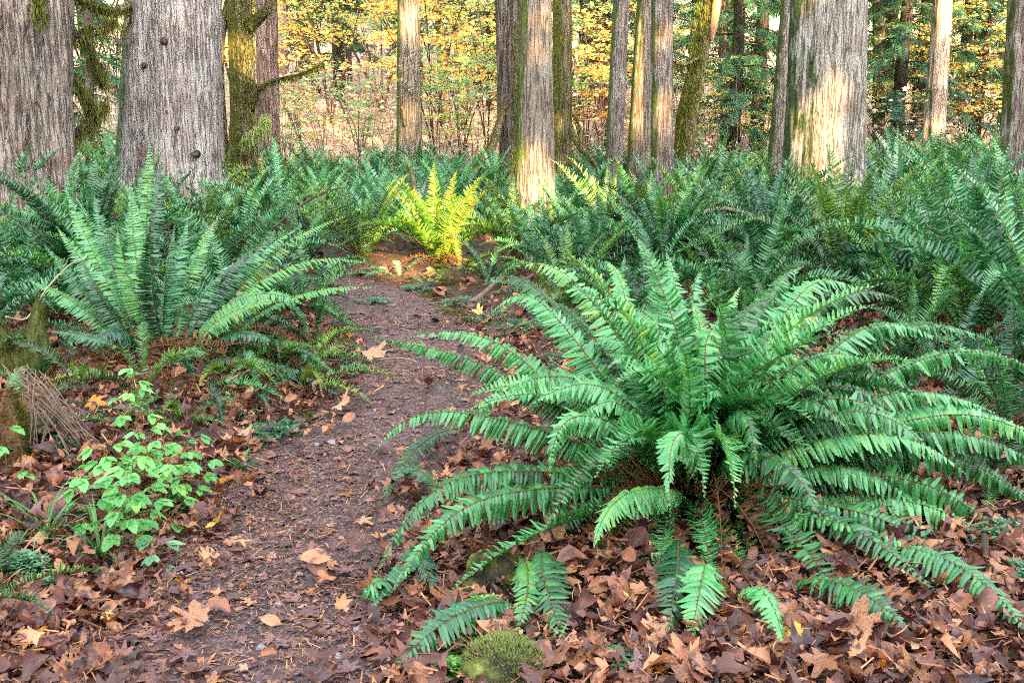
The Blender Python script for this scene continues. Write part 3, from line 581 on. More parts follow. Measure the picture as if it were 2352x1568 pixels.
# (tip u, v, dy) (control u, v, dy) leaflet length
FR = [
 ((882,1250,-.42),(1010,960,-.25),.082), ((932,1310,-.62),(1060,1040,-.4),.085), ((890,1015,-.1),(1010,850,-.1),.080), ((915,745,.35),(1250,900,.3),.072),
 ((985,745,.55),(1270,800,.4),.070), ((1110,590,.9),(1330,690,.5),.075), ((1140,700,.35),(1290,610,.3),.080), ((1175,620,.8),(1420,800,.4),.07), ((1190,575,.75),(1390,660,.4),.070),
 ((1100,935,.0),(1330,760,.0),.08), ((1262,905,-.15),(1400,820,-.1),.085),
 ((1395,560,1.0),(1470,760,.6),.075), ((1470,500,1.1),(1530,740,.6),.080), ((1545,545,.85),(1545,820,.5),.088), ((1620,600,.9),(1590,800,.5),.08),
 ((1385,785,.3),(1440,740,.2),.08), ((1300,1070,-.35),(1270,820,-.25),.080), ((1430,850,-.1),(1480,760,.0),.08),
 ((1568,1090,-.75),(1560,900,-.5),.075), ((1408,1228,-.75),(1440,1060,-.4),.078), ((1855,1165,-.55),(1720,960,-.35),.082), ((1740,1060,-.4),(1700,820,-.2),.08),
 ((1830,600,.8),(1700,720,.5),.085), ((1760,670,.4),(1700,700,.3),.085), ((1975,600,.75),(1780,640,.5),.08), ((2045,635,.6),(1820,680,.4),.085), ((1690,640,.7),(1640,800,.4),.08),
 ((2140,745,.4),(1920,690,.3),.08), ((2240,745,.5),(1960,700,.4),.08), ((2320,830,.3),(2080,760,.2),.08), ((1980,815,.0),(1790,800,-.05),.085), ((1990,860,.1),(1800,700,.1),.08),
 ((2100,880,.2),(1900,800,.1),.08), ((2110,1045,-.2),(1960,820,-.1),.085), ((2090,1000,-.1),(1880,800,-.1),.085), ((2352,950,.1),(2080,900,.1),.08), ((2420,985,.0),(2120,900,.0),.085), ((2400,1040,-.1),(2090,960,-.1),.085),
 ((2370,1120,-.1),(2080,950,-.1),.08), ((2200,1080,-.2),(1960,900,-.2),.08), ((2320,1255,-.3),(2120,1010,-.2),.085), ((2330,1290,-.35),(2140,1080,-.25),.08), ((2215,1345,-.5),(2010,1080,-.35),.085),
 ((1930,960,-.2),(1800,850,-.1),.08), ((1660,720,.3),(1620,820,.1),.085), ((1500,690,.3),(1540,820,.2),.085), ((1840,830,.1),(1730,760,.0),.085), ((1330,950,-.2),(1440,900,-.1),.08),
 ((1210,860,.2),(1400,880,.1),.08), ((1560,780,-.1),(1570,880,-.1),.085), ((1880,700,.2),(1730,760,.1),.085), ((2230,930,.1),(2000,840,.1),.08), ((1640,900,-.3),(1620,900,-.2),.08),
 ((1740,800,.1),(1680,800,.05),.085), ((1430,1010,-.2),(1480,950,-.1),.075), ((2030,930,.0),(1850,840,.0),.08), ((1870,900,-.1),(1760,800,-.1),.085), ((1790,1000,-.3),(1700,900,-.2),.08), ((2180,1180,-.2),(1950,1010,-.2),.07)]
for i, (tp, ct, ln) in enumerate(FR):
    P0 = CR+Vector((U(-.07,.07), U(-.06,.06), .0)); P1 = pix(ct[0], ct[1], y0+ct[2]); P2 = pix(tp[0], tp[1], y0+tp[2])
    b = MB(); h_ = (P2-P0).normalized(); tw = U(-.2,.2)-.50*h_.x
    # frond whose plane is edge-on to the path side rolls a little towards the light
    q_ = bez(P0, P1, P2+Vector((0,0,.05)), 20); Lf = (P2-P0).length; tt_ = np.clip((np.linspace(0,1,20)-.62)/.38, 0, 1)**2
    o_dir = Vector((h_.x, h_.y-.35, 0)); o_dir.normalize(); k1, k2 = U(.02,.10), U(.06,.15)
    q_ = q_+tt_[:,None]*Lf*np.array((o_dir.x*k1, o_dir.y*k1, -k2)); q_[:,0] += np.sin(np.linspace(0,U(3,6),20))*U(-.035,.035); q_[:,2] += np.sin(np.linspace(0,U(3,6),20))*U(-.02,.03)
    frond(b, q_, int(32+38*Lf), ln*1.04, .0175, twist=tw, droop=U(.2,.9), hi=True, stipe=.2, rrad=.0036, seed=i*3+1, rpos=.4, gaps=random.choice([.02,.03,.08,.16]))
    link('frond', b.mesh('frond', [M['fern_near'], M['rachis_dark']]), F1, -CR)
for i in range(40):
    kd = random.choice(['erect','arch','arch','low']); link('frond', random.choice(LIB_N[kd]), F1, (U(-.08,.08), U(-.08,.08), 0), (U(-.2,.2), U(-.2,.2), U(0,2*PI)), U(.6,.98))
for i in range(16):     # steep inner fronds that close the heart of the rosette
    a = U(0, 2*PI); link('frond', random.choice(LIB_N['erect'] + LIB_N['arch']), F1, (U(-.1,.1), U(-.1,.1), 0), (U(-.25,.25), U(-.25,.15), a), U(.8,1.05))
for i in range(22):     # dull older fronds sagging to the litter on the right and in front
    link('frond', random.choice((LIB_A if i % 2 else LIB_O)['low']), F1, (U(-.1,.15), U(-.15,.05), -.04), (U(-.3,.3), U(.10,.30), math.radians(U(-95, 15) if i < 16 else U(150, 250))), U(.7,1.05))
# bare brown stems of the crown and withered fronds
b = MB()
for i in range(190):
    a = U(0, 2*PI); r = U(.0,.20); p = CR+Vector((math.cos(a)*r, math.sin(a)*r*.8, -.01)); q = p+Vector((math.cos(a)*U(.1,.35), math.sin(a)*U(.08,.3), U(.02,.26)))
    tube(b, [p, p.lerp(q,.5)+Vector((0,0,.03)), q], [.005,.004,.002], 4)
ck = link('old_stems', b.mesh('old_stems', [M['rachis_dark']], True), F1, -CR)
for i in range(60):
    link('withered_frond', random.choice(DEAD), F1, (U(-.16,.2), U(-.16,.08), U(.04,.12)), (0,0,U(0,2*PI)), U(.7,1.1))['label'] = 'withered rust-brown frond at the foot of the fern'
# low shaded fronds lying on the litter below the fern
LOWF = [((1250,1300),(1225,1400),(1300,1525),.08),((1200,1310),(1235,1450),(1180,1500),.06),((1555,1275),(1560,1400),(1530,1500),.075),((1620,1330),(1610,1420),(1585,1500),.08),
 ((1180,1420),(1060,1490),(905,1560),.075),((950,1290),(965,1370),(1000,1400),.06),((1830,1370),(1960,1440),(2090,1490),.07),((2000,1290),(2200,1360),(2370,1500),.075),
 ((1760,1180),(1960,1290),(2160,1400),.07),((1680,1200),(1950,1290),(2200,1330),.06),((1020,1170),(930,1090),(890,1170),.045),((1060,1010),(960,1060),(870,1190),.05),
 ((900,1380),(870,1430),(830,1400),.05),((980,1330),(900,1380),(850,1440),.05),((1450,1200),(1330,1230),(1240,1290),.06),((1700,1400),(1760,1440),(1800,1520),.05)]
for i, (a, c, t_, ln) in enumerate(LOWF):
    Pa, Pc, Pt = gp(*a)+Vector((0,0,.05)), gp(*c)+Vector((0,0,.16)), gp(*t_)+Vector((0,0,.04))
    b = MB(); frond(b, bez(Pa, Pc, Pt, 12), int(24+20*(Pt-Pa).length), ln, .0155, twist=U(-.2,.2), droop=.15, hi=True, stipe=.05, seed=90+i)
    link('frond', b.mesh('frond', [M['fern_mid' if i % 3 else 'fern_near'], M['rachis_dark']]), F1, -CR)

# ---- big fern left of the path
C2 = gp(345, 835); y2 = C2.y
F2 = thing('sword_fern', C2, 'large blue-green sword fern left of the path, its long fronds reaching over the path', 'fern')
FR2 = [((150,430,.5),(235,640,.2),.075),((130,520,.3),(230,650,.2),.075),((215,440,.7),(260,640,.4),.08),((345,310,.9),(330,600,.5),.08),((375,345,.8),(345,600,.5),.075),((300,410,.6),(300,640,.3),.08),
 ((430,505,.4),(400,640,.2),.08),((500,500,.6),(400,650,.4),.08),((345,520,-.1),(340,700,0),.085),((400,520,0),(370,660,0),.085),((635,545,.4),(480,640,.3),.075),((690,520,.6),(500,620,.4),.075),
 ((800,495,.9),(560,560,.5),.07),((845,605,.4),(620,540,.3),.075),((865,660,.1),(620,640,.1),.065),((700,700,-.1),(540,610,0),.075),((640,690,-.2),(480,700,-.1),.07),
 ((600,560,.2),(450,660,.1),.07),((100,560,.5),(190,680,.3),.07),((60,640,.2),(200,690,.1),.07),((220,800,-.5),(260,700,-.3),.075),((110,760,-.1),(230,760,-.1),.065),((640,790,-.2),(520,720,-.1),.07),((780,870,-.1),(640,720,-.1),.065),
 ((800,920,-.2),(600,780,-.2),.06),((470,830,-.3),(460,760,-.2),.06),((740,640,.4),(560,600,.3),.07),((270,520,.1),(290,690,0),.08),((190,600,.1),(250,720,0),.075),((520,620,.1),(430,690,.1),.075)]
for i, (tp, ct, ln) in enumerate(FR2):
    P0 = C2+Vector((U(-.1,.1)+(.22 if tp[0] > 450 else 0), U(-.08,.08), 0)); P1 = pix(ct[0], ct[1], y2+ct[2]); P2 = pix(tp[0], tp[1], y2+tp[2])
    b = MB(); frond(b, bez(P0, P1, P2, 14), int(24+30*((P2-P0).length)), ln, .0175, twist=U(-.25,.25)-.35*(P2-P0).normalized().x, droop=U(.15,.5), hi=True, stipe=.2, seed=300+i)
    link('frond', b.mesh('frond', [M['fern_mid'], M['rachis_dark']]), F2, -C2)
for i in range(44): link('withered_frond', random.choice(DEAD), F2, (U(-.25,.45), U(-.2,.1), .08), (0,0,U(0,2*PI)), U(.7,1.1))

# ---- other ferns one can point at
def F_(u, v, lab, size, n=22, mix=(.45,.4,.15), lib=None, dead=4, az=None):
    fern(gp(u, v), lab, None, size, n, lib, mix, dead, az)
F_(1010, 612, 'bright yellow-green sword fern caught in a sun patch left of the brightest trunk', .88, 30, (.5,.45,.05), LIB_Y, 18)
F_(2225, 800, 'tall dark green sword fern with steep fronds at the right edge, behind the foreground fern', 1.25, 30, (.75,.2,.05), None, 8)
F_(2390, 880, 'dark shaded sword fern cut by the right edge of the photo, nearest on that side', 1.15, 22, (.6,.3,.1), None, 10)
F_(640, 870, 'low sagging sword fern with dark hanging fronds on the left rim of the path', .55, 14, (.0,.35,.65), None, 9)
F_(700, 720, 'drooping blue-green fern between the large left fern and the bend of the path', .75, 18, (.2,.5,.3), None, 6)
F_(20, 1010, 'small grey-green fern beside the rotten stump at the left edge', .40, 7, (.0,.4,.6), None, 2)
F_(-45, 1400, 'small fern tip poking in at the left edge beside blue-green herbs', .42, 7, (.0,.4,.6), None, 0)
F_(520, 1010, 'flat lone frond cluster lying on the litter right of the light green seedlings', .34, 5, (.0,.1,.9), None, 0)
F_(60, 700, 'dark sword fern in deep shade at the left edge behind the mossy stump', .95, 18, (.3,.4,.3), None, 5)
F_(835, 605, 'dark upright sword fern at the far end of the path, left of the sunlit fern', .85, 22, (.55,.4,.05), None, 5)
F_(1130, 668, 'small arching fern with rounded tips at the foot of the brightest trunk', .52, 16, (.25,.55,.2), None, 3)
F_(1250, 640, 'dark sword fern directly in front of the brightest trunk', .72, 20, (.6,.35,.05), None, 4)
F_(1370, 655, 'dark sword fern behind the tip of the foreground fern, right of the brightest trunk', .80, 22, (.5,.4,.1), None, 6)
F_(1290, 800, 'small blue-green fern growing under the raised left fronds of the foreground fern', .42, 10, (.2,.4,.4), None, 2)
F_(1440, 760, 'narrow dark fern beside the short dark post behind the foreground fern', .62, 14, (.4,.4,.2), None, 4)
F_(1530, 640, 'pale blue-green sword fern in front of the close trio of thin trunks', .95, 24, (.55,.4,.05), None, 3)
F_(1760, 640, 'tall blue-green sword fern left of the big sunlit trunk, behind the foreground fern', 1.05, 26, (.65,.3,.05), None, 3)
F_(1930, 680, 'tall sword fern in front of the big sunlit trunk on the right', 1.12, 26, (.65,.3,.05), None, 4)
F_(2080, 760, 'dark sword fern with arching blue-green tips left of the tall right-edge fern', .85, 20, (.35,.5,.15), None, 8)
F_(2280, 1110, 'low green fern under the right-hand fronds of the foreground fern', .45, 12, (.0,.4,.6), None, 4)
F_(1390, 560, 'yellow-tinged fern with golden tips right of the brightest trunk', .80, 18, (.7,.3,0), LIB_O, 4)
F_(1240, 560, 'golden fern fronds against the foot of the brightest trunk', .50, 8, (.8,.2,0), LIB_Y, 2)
F_(920, 650, 'rust-brown withered fern at the far end of the path under the sunlit fern', .45, 5, (.2,.4,.4), None, 16)
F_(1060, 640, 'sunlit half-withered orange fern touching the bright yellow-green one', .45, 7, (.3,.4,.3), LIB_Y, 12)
F_(150, 640, 'grey-green sword fern behind the large left fern, in front of the leftmost cedar', 1.05, 24, (.5,.4,.1), None, 3)
F_(470, 640, 'broad blue-green sword fern just behind the large left fern', .95, 24, (.45,.45,.1), None, 3)

F_(120, 745, 'dark low fern between the mossy stump and the large left fern', .7, 16, (.1,.5,.4), None, 8)
F_(560, 800, 'drooping dark fern under the right side of the large left fern', .75, 18, (.15,.5,.35), None, 8)
F_(480, 730, 'upright fern inside the right half of the large left fern', .9, 22, (.5,.4,.1), None, 5)
F_(260, 730, 'dark upright fern right behind the crown of the large left fern', 1.05, 24, (.6,.35,.05), None, 6)
F_(-30, 800, 'dark fern cut by the left edge above the mossy stump', .9, 18, (.3,.4,.3), None, 6)
F_(160, 850, 'ragged dark fern with brown skirts just right of the mossy stump', .55, 9, (.1,.4,.5), LIB_A, 16)
F_(330, 900, 'low dark fern half buried in brown dead fronds below the large left fern', .5, 8, (0,.4,.6), LIB_O, 20)
F_(520, 870, 'flattened olive fern with many rusty fronds below the large left fern', .55, 9, (0,.4,.6), LIB_O, 20)
F_(690, 900, 'olive fern trailing its fronds over the left rim of the path', .5, 9, (0,.4,.6), LIB_O, 14)
F_(720, 800, 'brown-skirted fern where the left rim meets the drooping blue-green fern', .55, 10, (.1,.5,.4), LIB_A, 16)
F_(70, 930, 'small rusty fern between the two stumps at the left edge', .4, 4, (0,.4,.6), LIB_O, 16)
F_(420, 980, 'small low olive fern above the light green seedlings', .34, 6, (0,.3,.7), LIB_O, 8)
F_(2320, 1010, 'dark blue-green fern in shade below the tall right-edge fern', .75, 18, (.2,.5,.3), None, 8)
F_(2170, 900, 'dark low fern in the gap behind the right fronds of the foreground fern', .62, 16, (.2,.5,.3), None, 8)
F_(2070, 860, 'dull withered-looking fern directly behind the foreground fern', .6, 10, (.2,.5,.3), None, 12)
F_(450, 900, 'brown collapsed fern in front of the large left fern', .55, 4, (0,.4,.6), None, 16)
F_(600, 930, 'small half-dead fern on the left rim of the path below the large left fern', .45, 6, (0,.4,.6), None, 12)
F_(200, 900, 'collapsed brown fern between the mossy stump and the large left fern', .5, 3, (0,.4,.6), None, 14)

# ---- the fern bed: ferns massed between the trees
FERNS_PTS = []
def ok(x, y, rad):
    return all((x-a)**2+(y-b_)**2 > rad*rad for a, b_ in FERNS_PTS)
for o_ in list(bpy.data.objects):
    if o_.name.startswith('sword_fern') and o_.parent is None: FERNS_PTS.append((o_.location.x, o_.location.y))
def zone(x, y):
    u = 1176+F*x/(y*CP)
    side = 'by the two big left cedars' if u < 560 else 'left of the lone tan trunk' if u < 900 else 'near the lone tan trunk' if u < 1110 else 'near the central trunks' if u < 1380 else 'near the thin trunk trio' if u < 1640 else 'near the big right trunk' if u < 2010 else 'at the far right'
    dep = 'front row of' if y < 9.5 else 'middle of' if y < 12.5 else 'back of'
    return dep, side
FAR = []
for k in range(6):
    b = MB(); lb = MB()
    for i in range(24):
        a = i*2.39996+U(-.3,.3); kind = random.choice(['erect','erect','arch','arch','low'])
        e = {'erect': (72, 30), 'arch': (60,-35), 'low': (30,-25)}[kind]
        L1 = U(.75,1.05); pts = np.array(arc(L1, math.radians(e[0]+U(-8,8)), math.radians(e[1]+U(-12,12)), 7, 1.4, U(-.1,.1)))
        ca, sa = math.cos(a), math.sin(a); q = pts.copy(); q[:,0] = pts[:,0]*ca-pts[:,1]*sa; q[:,1] = pts[:,0]*sa+pts[:,1]*ca
        frond(b, q, 28, .085, .026, wdir=np.array((-sa, ca, 0)), twist=U(-.3,.3), droop=U(.1,.4), hi=False, seed=i+k*50)
    FAR.append(b.mesh('fern', [M[('fern_mid','fern_pale','fern_olive')[k % 3]], M['rachis_dark']]))
cnt = 0
tries = 0
while cnt < 285 and tries < 20000:
    tries += 1
    y = 5.2+ (17.5-5.2)*R()**.9; hw = y*.56+.5; x = U(-hw, hw)
    if y < 14 and path_d(x, y) < .38: continue
    u = 1176+F*x/(y*CP)
    if y < 7.7 and 880 < u < 1300: continue
    if y < 5.5 and (900 < u < 2100): continue
    if y < 6.6 and u < 560: continue
    if not ok(x, y, .44+.010*y): continue
    FERNS_PTS.append((x, y)); cnt += 1
    dep, side = zone(x, y); p = Vector((x, y, g(x, y)-.02))
    sz = U(.62,1.12)*(1.12 if (u < 500 or u > 1950) else .92)
    shade = random.choice(['blue-green', 'mid green', 'dark green'])
    lab = f'sword fern, {dep} the bed {side}'
    gr = f'ferns in the {dep} the fern bed, {side}'
    if y < 11.0:
        fern(p, lab, gr, sz, int(U(16,22)), random.choice([LIB_A, LIB_A, LIB_O, LIB_P]) if y < 9.3 else random.choice([LIB_B, LIB_B, LIB_O, LIB_P]), random.choice([(.6,.35,.05), (.3,.5,.2), (.15,.6,.25), (.45,.42,.13)]), 6)
    else:
        o_ = link('sword_fern', random.choice(FAR), None, p, (U(-.1,.1), U(-.1,.1), U(0,2*PI)), sz); tag(o_, lab, 'fern', gr)

# ------------------------------------------------------------------ leaves on the ground
def maple_leaf(seed, nt_=48, rings=4, curl=.5):
    rd = random.Random(seed); lob = [(90,1.0),(40+rd.uniform(-5,5),.92),(140+rd.uniform(-5,5),.92),(-10,.66),(190,.66)]
    V = [(0,0,0)]; c1, c2 = rd.uniform(-curl,curl), rd.uniform(-curl,curl); ph = rd.uniform(0,6); fold = rd.uniform(-.2,.7)*curl
    rd_w = rd.uniform(24,32); tc_ = [rd.uniform(-.2,1.0)*curl for _ in lob]
    for ri in range(1, rings+1):
        f = ri/rings
        for k in range(nt_):
            th = -90+360*k/nt_; r = .36; tipc = 0
            for j, (a, l) in enumerate(lob):
                dd = (th-a+180) % 360-180; wv = l*math.exp(-(abs(dd)/rd_w)**1.9)
                if wv > r: r = wv; tipc = tc_[j]
            dd = abs((th+90+180) % 360-180); 
            if dd < 12: r *= .35+.65*dd/12
            r *= 1+.07*math.sin(th*.9+seed)+.06*(1 if k % 2 else -1)*f
            rr = r*f*.5; x, y = rr*math.cos(math.radians(th)), rr*math.sin(math.radians(th))
            z = c1*x*x*2+c2*y*y*2+tipc*(rr**2)*1.1+fold*abs(x)*.6+.05*curl*math.sin(9*x+ph)+.05*curl*math.cos(8*y+ph*2)
            z -= .015*math.exp(-(min(abs((th-a+180) % 360-180) for a, _ in lob)/5)**2)*f
            V.append((x, y, z))
    Fc = [(0, 1+k, 1+(k+1)%nt_) for k in range(nt_)]
    for ri in range(rings-1):
        a = 1+ri*nt_; c = a+nt_; Fc += [(a+k, c+k, c+(k+1)%nt_, a+(k+1)%nt_) for k in range(nt_)]
    V = np.array(V); V[:,2] -= V[:,2].min()
    return V, Fc
def oval_leaf(seed, curl=.4):
    rd = random.Random(seed); V = []; Fc = []; n = 8; c1 = rd.uniform(-1,1)*curl; c2 = rd.uniform(-1.2,1.2)*curl
    for i in range(n+1):
        s = i/n; wv = .24*math.sin(PI*s**.8)*(1+.1*(i % 2))
        for q in (-1, -.5, 0, .5, 1):
            x = s-.5; y = wv*q; V.append((x, y, c1*x*x+c2*y*y*4+.02*rd.random()))
    for i in range(n):
        for q in range(4): a = i*5+q; Fc.append((a, a+5, a+6, a+1))
    V = np.array(V); V[:,2] -= V[:,2].min(); return V, Fc
def stemmed(b, V, Fc, m0=0, m1=1):
    b.add(V, Fc, m0); z0 = V[0][2] if len(V) > 60 else 0
    tube(b, [(0,0,z0+.0), (.03,-.25,z0*.5+.03), (.08,-.55,.02)], [.010,.008,.007], 4, m1)
LEAFK = [('leaf_purple','purplish brown'),('leaf_tan','pale tan'),('leaf_brown','russet brown'),('leaf_orange','bright orange'),('leaf_yellow','golden yellow')]
LM = {}
for mn, _ in LEAFK:
    LM[mn] = []
    for i in range(6):
        b = MB(); V, Fc = maple_leaf(i*7+hash(mn) % 1 + len(mn), curl=U(.2,.75)); stemmed(b, V, Fc)
        LM[mn].append(b.mesh('fallen_leaf', [M[mn], M['twig']], True))
FLATM = {}
for mn in ('leaf_purple','leaf_tan','leaf_brown'):
    FLATM[mn] = []
    for i in range(4):
        b = MB(); V, Fc = maple_leaf(400+i*3+len(mn), curl=U(.05,.22)); stemmed(b, V, Fc); FLATM[mn].append(b.mesh('fallen_leaf', [M[mn], M['twig']], True))
def leaf_at(p, mn, size, label, group=None, rz=None, tilt=.3, mesh=None):
    o = link('fallen_leaf', mesh or random.choice(LM[mn]), None, p, (U(-tilt,tilt), U(-tilt,tilt), U(0,2*PI) if rz is None else rz), size)
    return tag(o, label, 'leaf', group)
SPEC = [((80,1485),'leaf_orange',.15,'long curled bright orange leaf near the bottom left corner'),
 ((432,1368),'leaf_orange',.07,'small bright orange leaf on the left verge below the seedlings'),
 ((452,1465),'leaf_tan',.18,'large flat tan maple leaf at the bottom, left side of the path'),
 ((1830,1500),'leaf_yellow',.19,'large yellow maple leaf with an orange lobe at the bottom right of centre'),
 ((1960,1490),'leaf_brown',.22,'largest curled russet leaf beside the big yellow leaf at the bottom'),
 ((430,1130),'leaf_orange',.13,'orange leaf in the middle of the left verge beside the seedlings'),
 ((510,1140),'leaf_orange',.13,'second orange leaf, just right of the one beside the seedlings'),
 ((215,945),'leaf_orange',.15,'orange leaf below the mossy stump at the left'),
 ((780,960),'leaf_tan',.17,'pale tan maple leaf on the left rim of the path, opposite the foreground fern'),
 ((845,838),'leaf_tan',.24,'large tan leaf upright on the left rim of the path, higher up'),
 ((790,775),'leaf_orange',.19,'orange-brown leaf by the left rim near the bend of the path'),
 ((1465,1275),'leaf_yellow',.10,'small yellow leaf under the foreground fern'),
 ((1600,1270),'leaf_yellow',.12,'ragged yellow leaf right of the low shaded fronds'),
 ((1100,730),'leaf_yellow',.15,'small pale yellow star-shaped leaf beyond the path behind the foreground fern'),
 ((1450,1405),'leaf_yellow',.08,'small golden leaf between the two low shaded fronds'),
 ((2245,908),'leaf_yellow',.09,'small peach leaf caught in dark fronds at the right'),
 ((75,1290),'leaf_brown',.24,'big reddish brown leaf by the grass tuft at the left edge'),
 ((2280,1150),'leaf_purple',.22,'big purplish leaf at the right edge beneath the arching fronds'),
 ((1050,1410),'leaf_brown',.20,'crumpled pinkish brown leaf beside the mossy rock'),
 ((1170,1450),'leaf_tan',.17,'brick-tan maple leaf above the bottom mossy rock'),
 ((1290,1240),'leaf_brown',.16,'dark russet leaf pile top below the foreground fern crown'),
 ((1500,1250),'leaf_tan',.18,'tan leaf leaning on fern stems at the foot of the foreground fern'),
 ((720,1385),'leaf_orange',.045,'tiny amber leaf in the middle of the path'),
 ((490,1232),'leaf_yellow',.09,'small yellow leaf on the left side of the path'),
 ((1270,1555),'leaf_brown',.17,'long brown leaf at the bottom edge right of the mossy rock'),
 ((1500,1550),'leaf_orange',.13,'orange-brown leaf standing on edge at the bottom edge'),
 ((2290,1420),'leaf_brown',.15,'russet leaf near the right edge under the long low frond'),
 ((880,1050),'leaf_purple',.16,'dark purple-brown maple leaf lying in the path')]
for (uv, mn, sz, lab) in SPEC:
    p = gp(*uv); p.z = gz(p.x, p.y)+.03; leaf_at(p, mn, sz, lab, tilt=.45)
# the leaves that show largest, one by one
KIND = {'leaf_purple':'purplish brown','leaf_tan':'pale tan','leaf_brown':'russet brown','leaf_orange':'orange','leaf_yellow':'yellow'}
pts = []
tr_ = 0
while len(pts) < 265 and tr_ < 6000:
    tr_ += 1
    u, v = U(-40, 2392), 1010+590*R()**.8
    p = gp(u, v); pd = path_d(p.x, p.y)
    if pd < -.12 and R() < .72: continue
    if any((p-q).length < .075 for q in pts): continue
    pts.append(p); onp = pd < 0; r_ = R()
    if onp: mn = 'leaf_purple' if r_ < .6 else 'leaf_tan' if r_ < .8 else 'leaf_brown'
    elif u > 900: mn = 'leaf_brown' if r_ < .55 else 'leaf_tan' if r_ < .82 else 'leaf_purple' if r_ < .93 else 'leaf_orange' if r_ < .975 else 'leaf_yellow'
    else: mn = 'leaf_tan' if r_ < .36 else 'leaf_purple' if r_ < .66 else 'leaf_brown' if r_ < .90 else 'leaf_orange' if r_ < .965 else 'leaf_yellow'
    where = 'trodden into the path' if onp else ('in the litter below the foreground fern' if u > 900 else 'in the litter along the left side of the path')
    flat = onp
    q = Vector((p.x, p.y, gz(p.x, p.y)+U(.005,.045)*(0.4 if onp else 1)))
    leaf_at(q, mn, U(.05,.14)*(.75 if onp else 1), f'{KIND[mn]} fallen maple leaf {where}', f'{KIND[mn]} maple leaves {where}', tilt=.08 if onp else .35, mesh=random.choice(FLATM[mn]) if onp and mn in FLATM else None)

def litter(name, mname, n, reg, szr, kinds, tiltr, zoff, accept, label, smooth=True):
    b = MB(); per = {}
    for _ in range(n*6):
        if n <= 0: break
        y = reg[2]+(reg[3]-reg[2])*R()**1.15; hw = y*.54+.35; x = max(reg[0], min(reg[1], U(-hw, hw)))
        if R() > accept(x, y): continue
        s = U(*szr)*U(.7,1.2); a = U(0, 2*PI)
        Mx = (Matrix.Rotation(a, 3, 'Z') @ Matrix.Rotation(U(-tiltr,tiltr), 3, 'X') @ Matrix.Rotation(U(-tiltr,tiltr), 3, 'Y'))*s
        k = random.randrange(len(kinds)); z = gz(x, y)+U(*zoff)
        per.setdefault(k, []).append([[Mx[0][0],Mx[0][1],Mx[0][2],x],[Mx[1][0],Mx[1][1],Mx[1][2],y],[Mx[2][0],Mx[2][1],Mx[2][2],z]]); n -= 1
    for k, X in per.items(): b.stamp(kinds[k][0], kinds[k][1], X)
    o = link(name, b.mesh(name, [M[mname]], smooth)); tag(o, label, 'litter', None, 'stuff'); return o
KL = [maple_leaf(100+i, 30, 3, U(.25,1.15)) for i in range(14)]
KLP = [maple_leaf(300+i, 30, 2, U(.05,.22)) for i in range(8)]
KO = [oval_leaf(i, U(.4,1.2)) for i in range(5)]
KS = [(np.array([(-.5,-.05,0),(.5,-.03,.04),(.5,.03,.04),(-.5,.05,0)]), [(0,1,2,3)]), (np.array([(-.5,-.03,0),(0,.05,.05),(.5,0,.0),(0,.12,.05)]), [(0,1,2,3)])]
KF = [maple_leaf(200+i, 12, 1, .6) for i in range(4)]+[(np.array([(-.5,-.2,0),(.1,-.35,.08),(.5,.1,0),(-.1,.3,.1)]), [(0,1,2,3)]), (np.array([(-.4,-.3,0),(.5,-.1,.1),(.2,.4,0),(-.3,.2,.02)]), [(0,1,2,3)])]
off = lambda x, y: 1.0 if path_d(x, y) > .02 else .06
offl = lambda x, y: sstep(-.30, .12, path_d(x, y))
onpath = lambda x, y: (.35+.65*sstep(-.25, .25, fbm(x*1.6, y*1.6, 7, 3)+.25*(path_d(x, y)+.3))) if path_d(x, y) < .16 else .05
litter('fallen_leaves', 'litter', 6800, (-9,9,1.7,6.2), (.035,.105), KL, .5, (.0,.05), offl, 'deep brown and russet leaf litter on both sides of the path')
litter('curled_leaves', 'litter', 5200, (-9,9,1.7,6.5), (.035,.11), KO, .9, (.0,.06), off, 'curled dry brown leaves and scraps in the litter')
litter('crumbled_leaves', 'litter', 20000, (-9,9,1.7,7.0), (.012,.042), KF, .8, (.0,.075), off, 'crumbled brown leaf pieces between the whole leaves')
litter('distant_fallen_leaves', 'litter', 3200, (-9,9,6.0,15), (.09,.18), KF[:4], .5, (.0,.06), off, 'fallen leaves on the ground under the ferns further back')
litter('trodden_leaves', 'litter_path', 1500, (-9,9,1.7,7.9), (.03,.10), KLP, .06, (.001,.010), onpath, 'dark purplish leaves trodden flat into the path')
litter('leaf_scraps', 'litter_path', 26000, (-9,9,1.7,8.3), (.008,.030), KF, .28, (.0,.010), onpath, 'small dark leaf scraps and bits on the path')
litter('fallen_needles', 'needle', 22000, (-9,9,1.7,8.3), (.012,.045), KS, .2, (.002,.012), onpath, 'orange-brown needles and cedar bits on the path', False)
litter('fallen_scraps', 'needle', 16000, (-9,9,1.7,7.0), (.02,.07), KS, .7, (.01,.08), off, 'orange-brown cedar sprays and stalks on the litter', False)
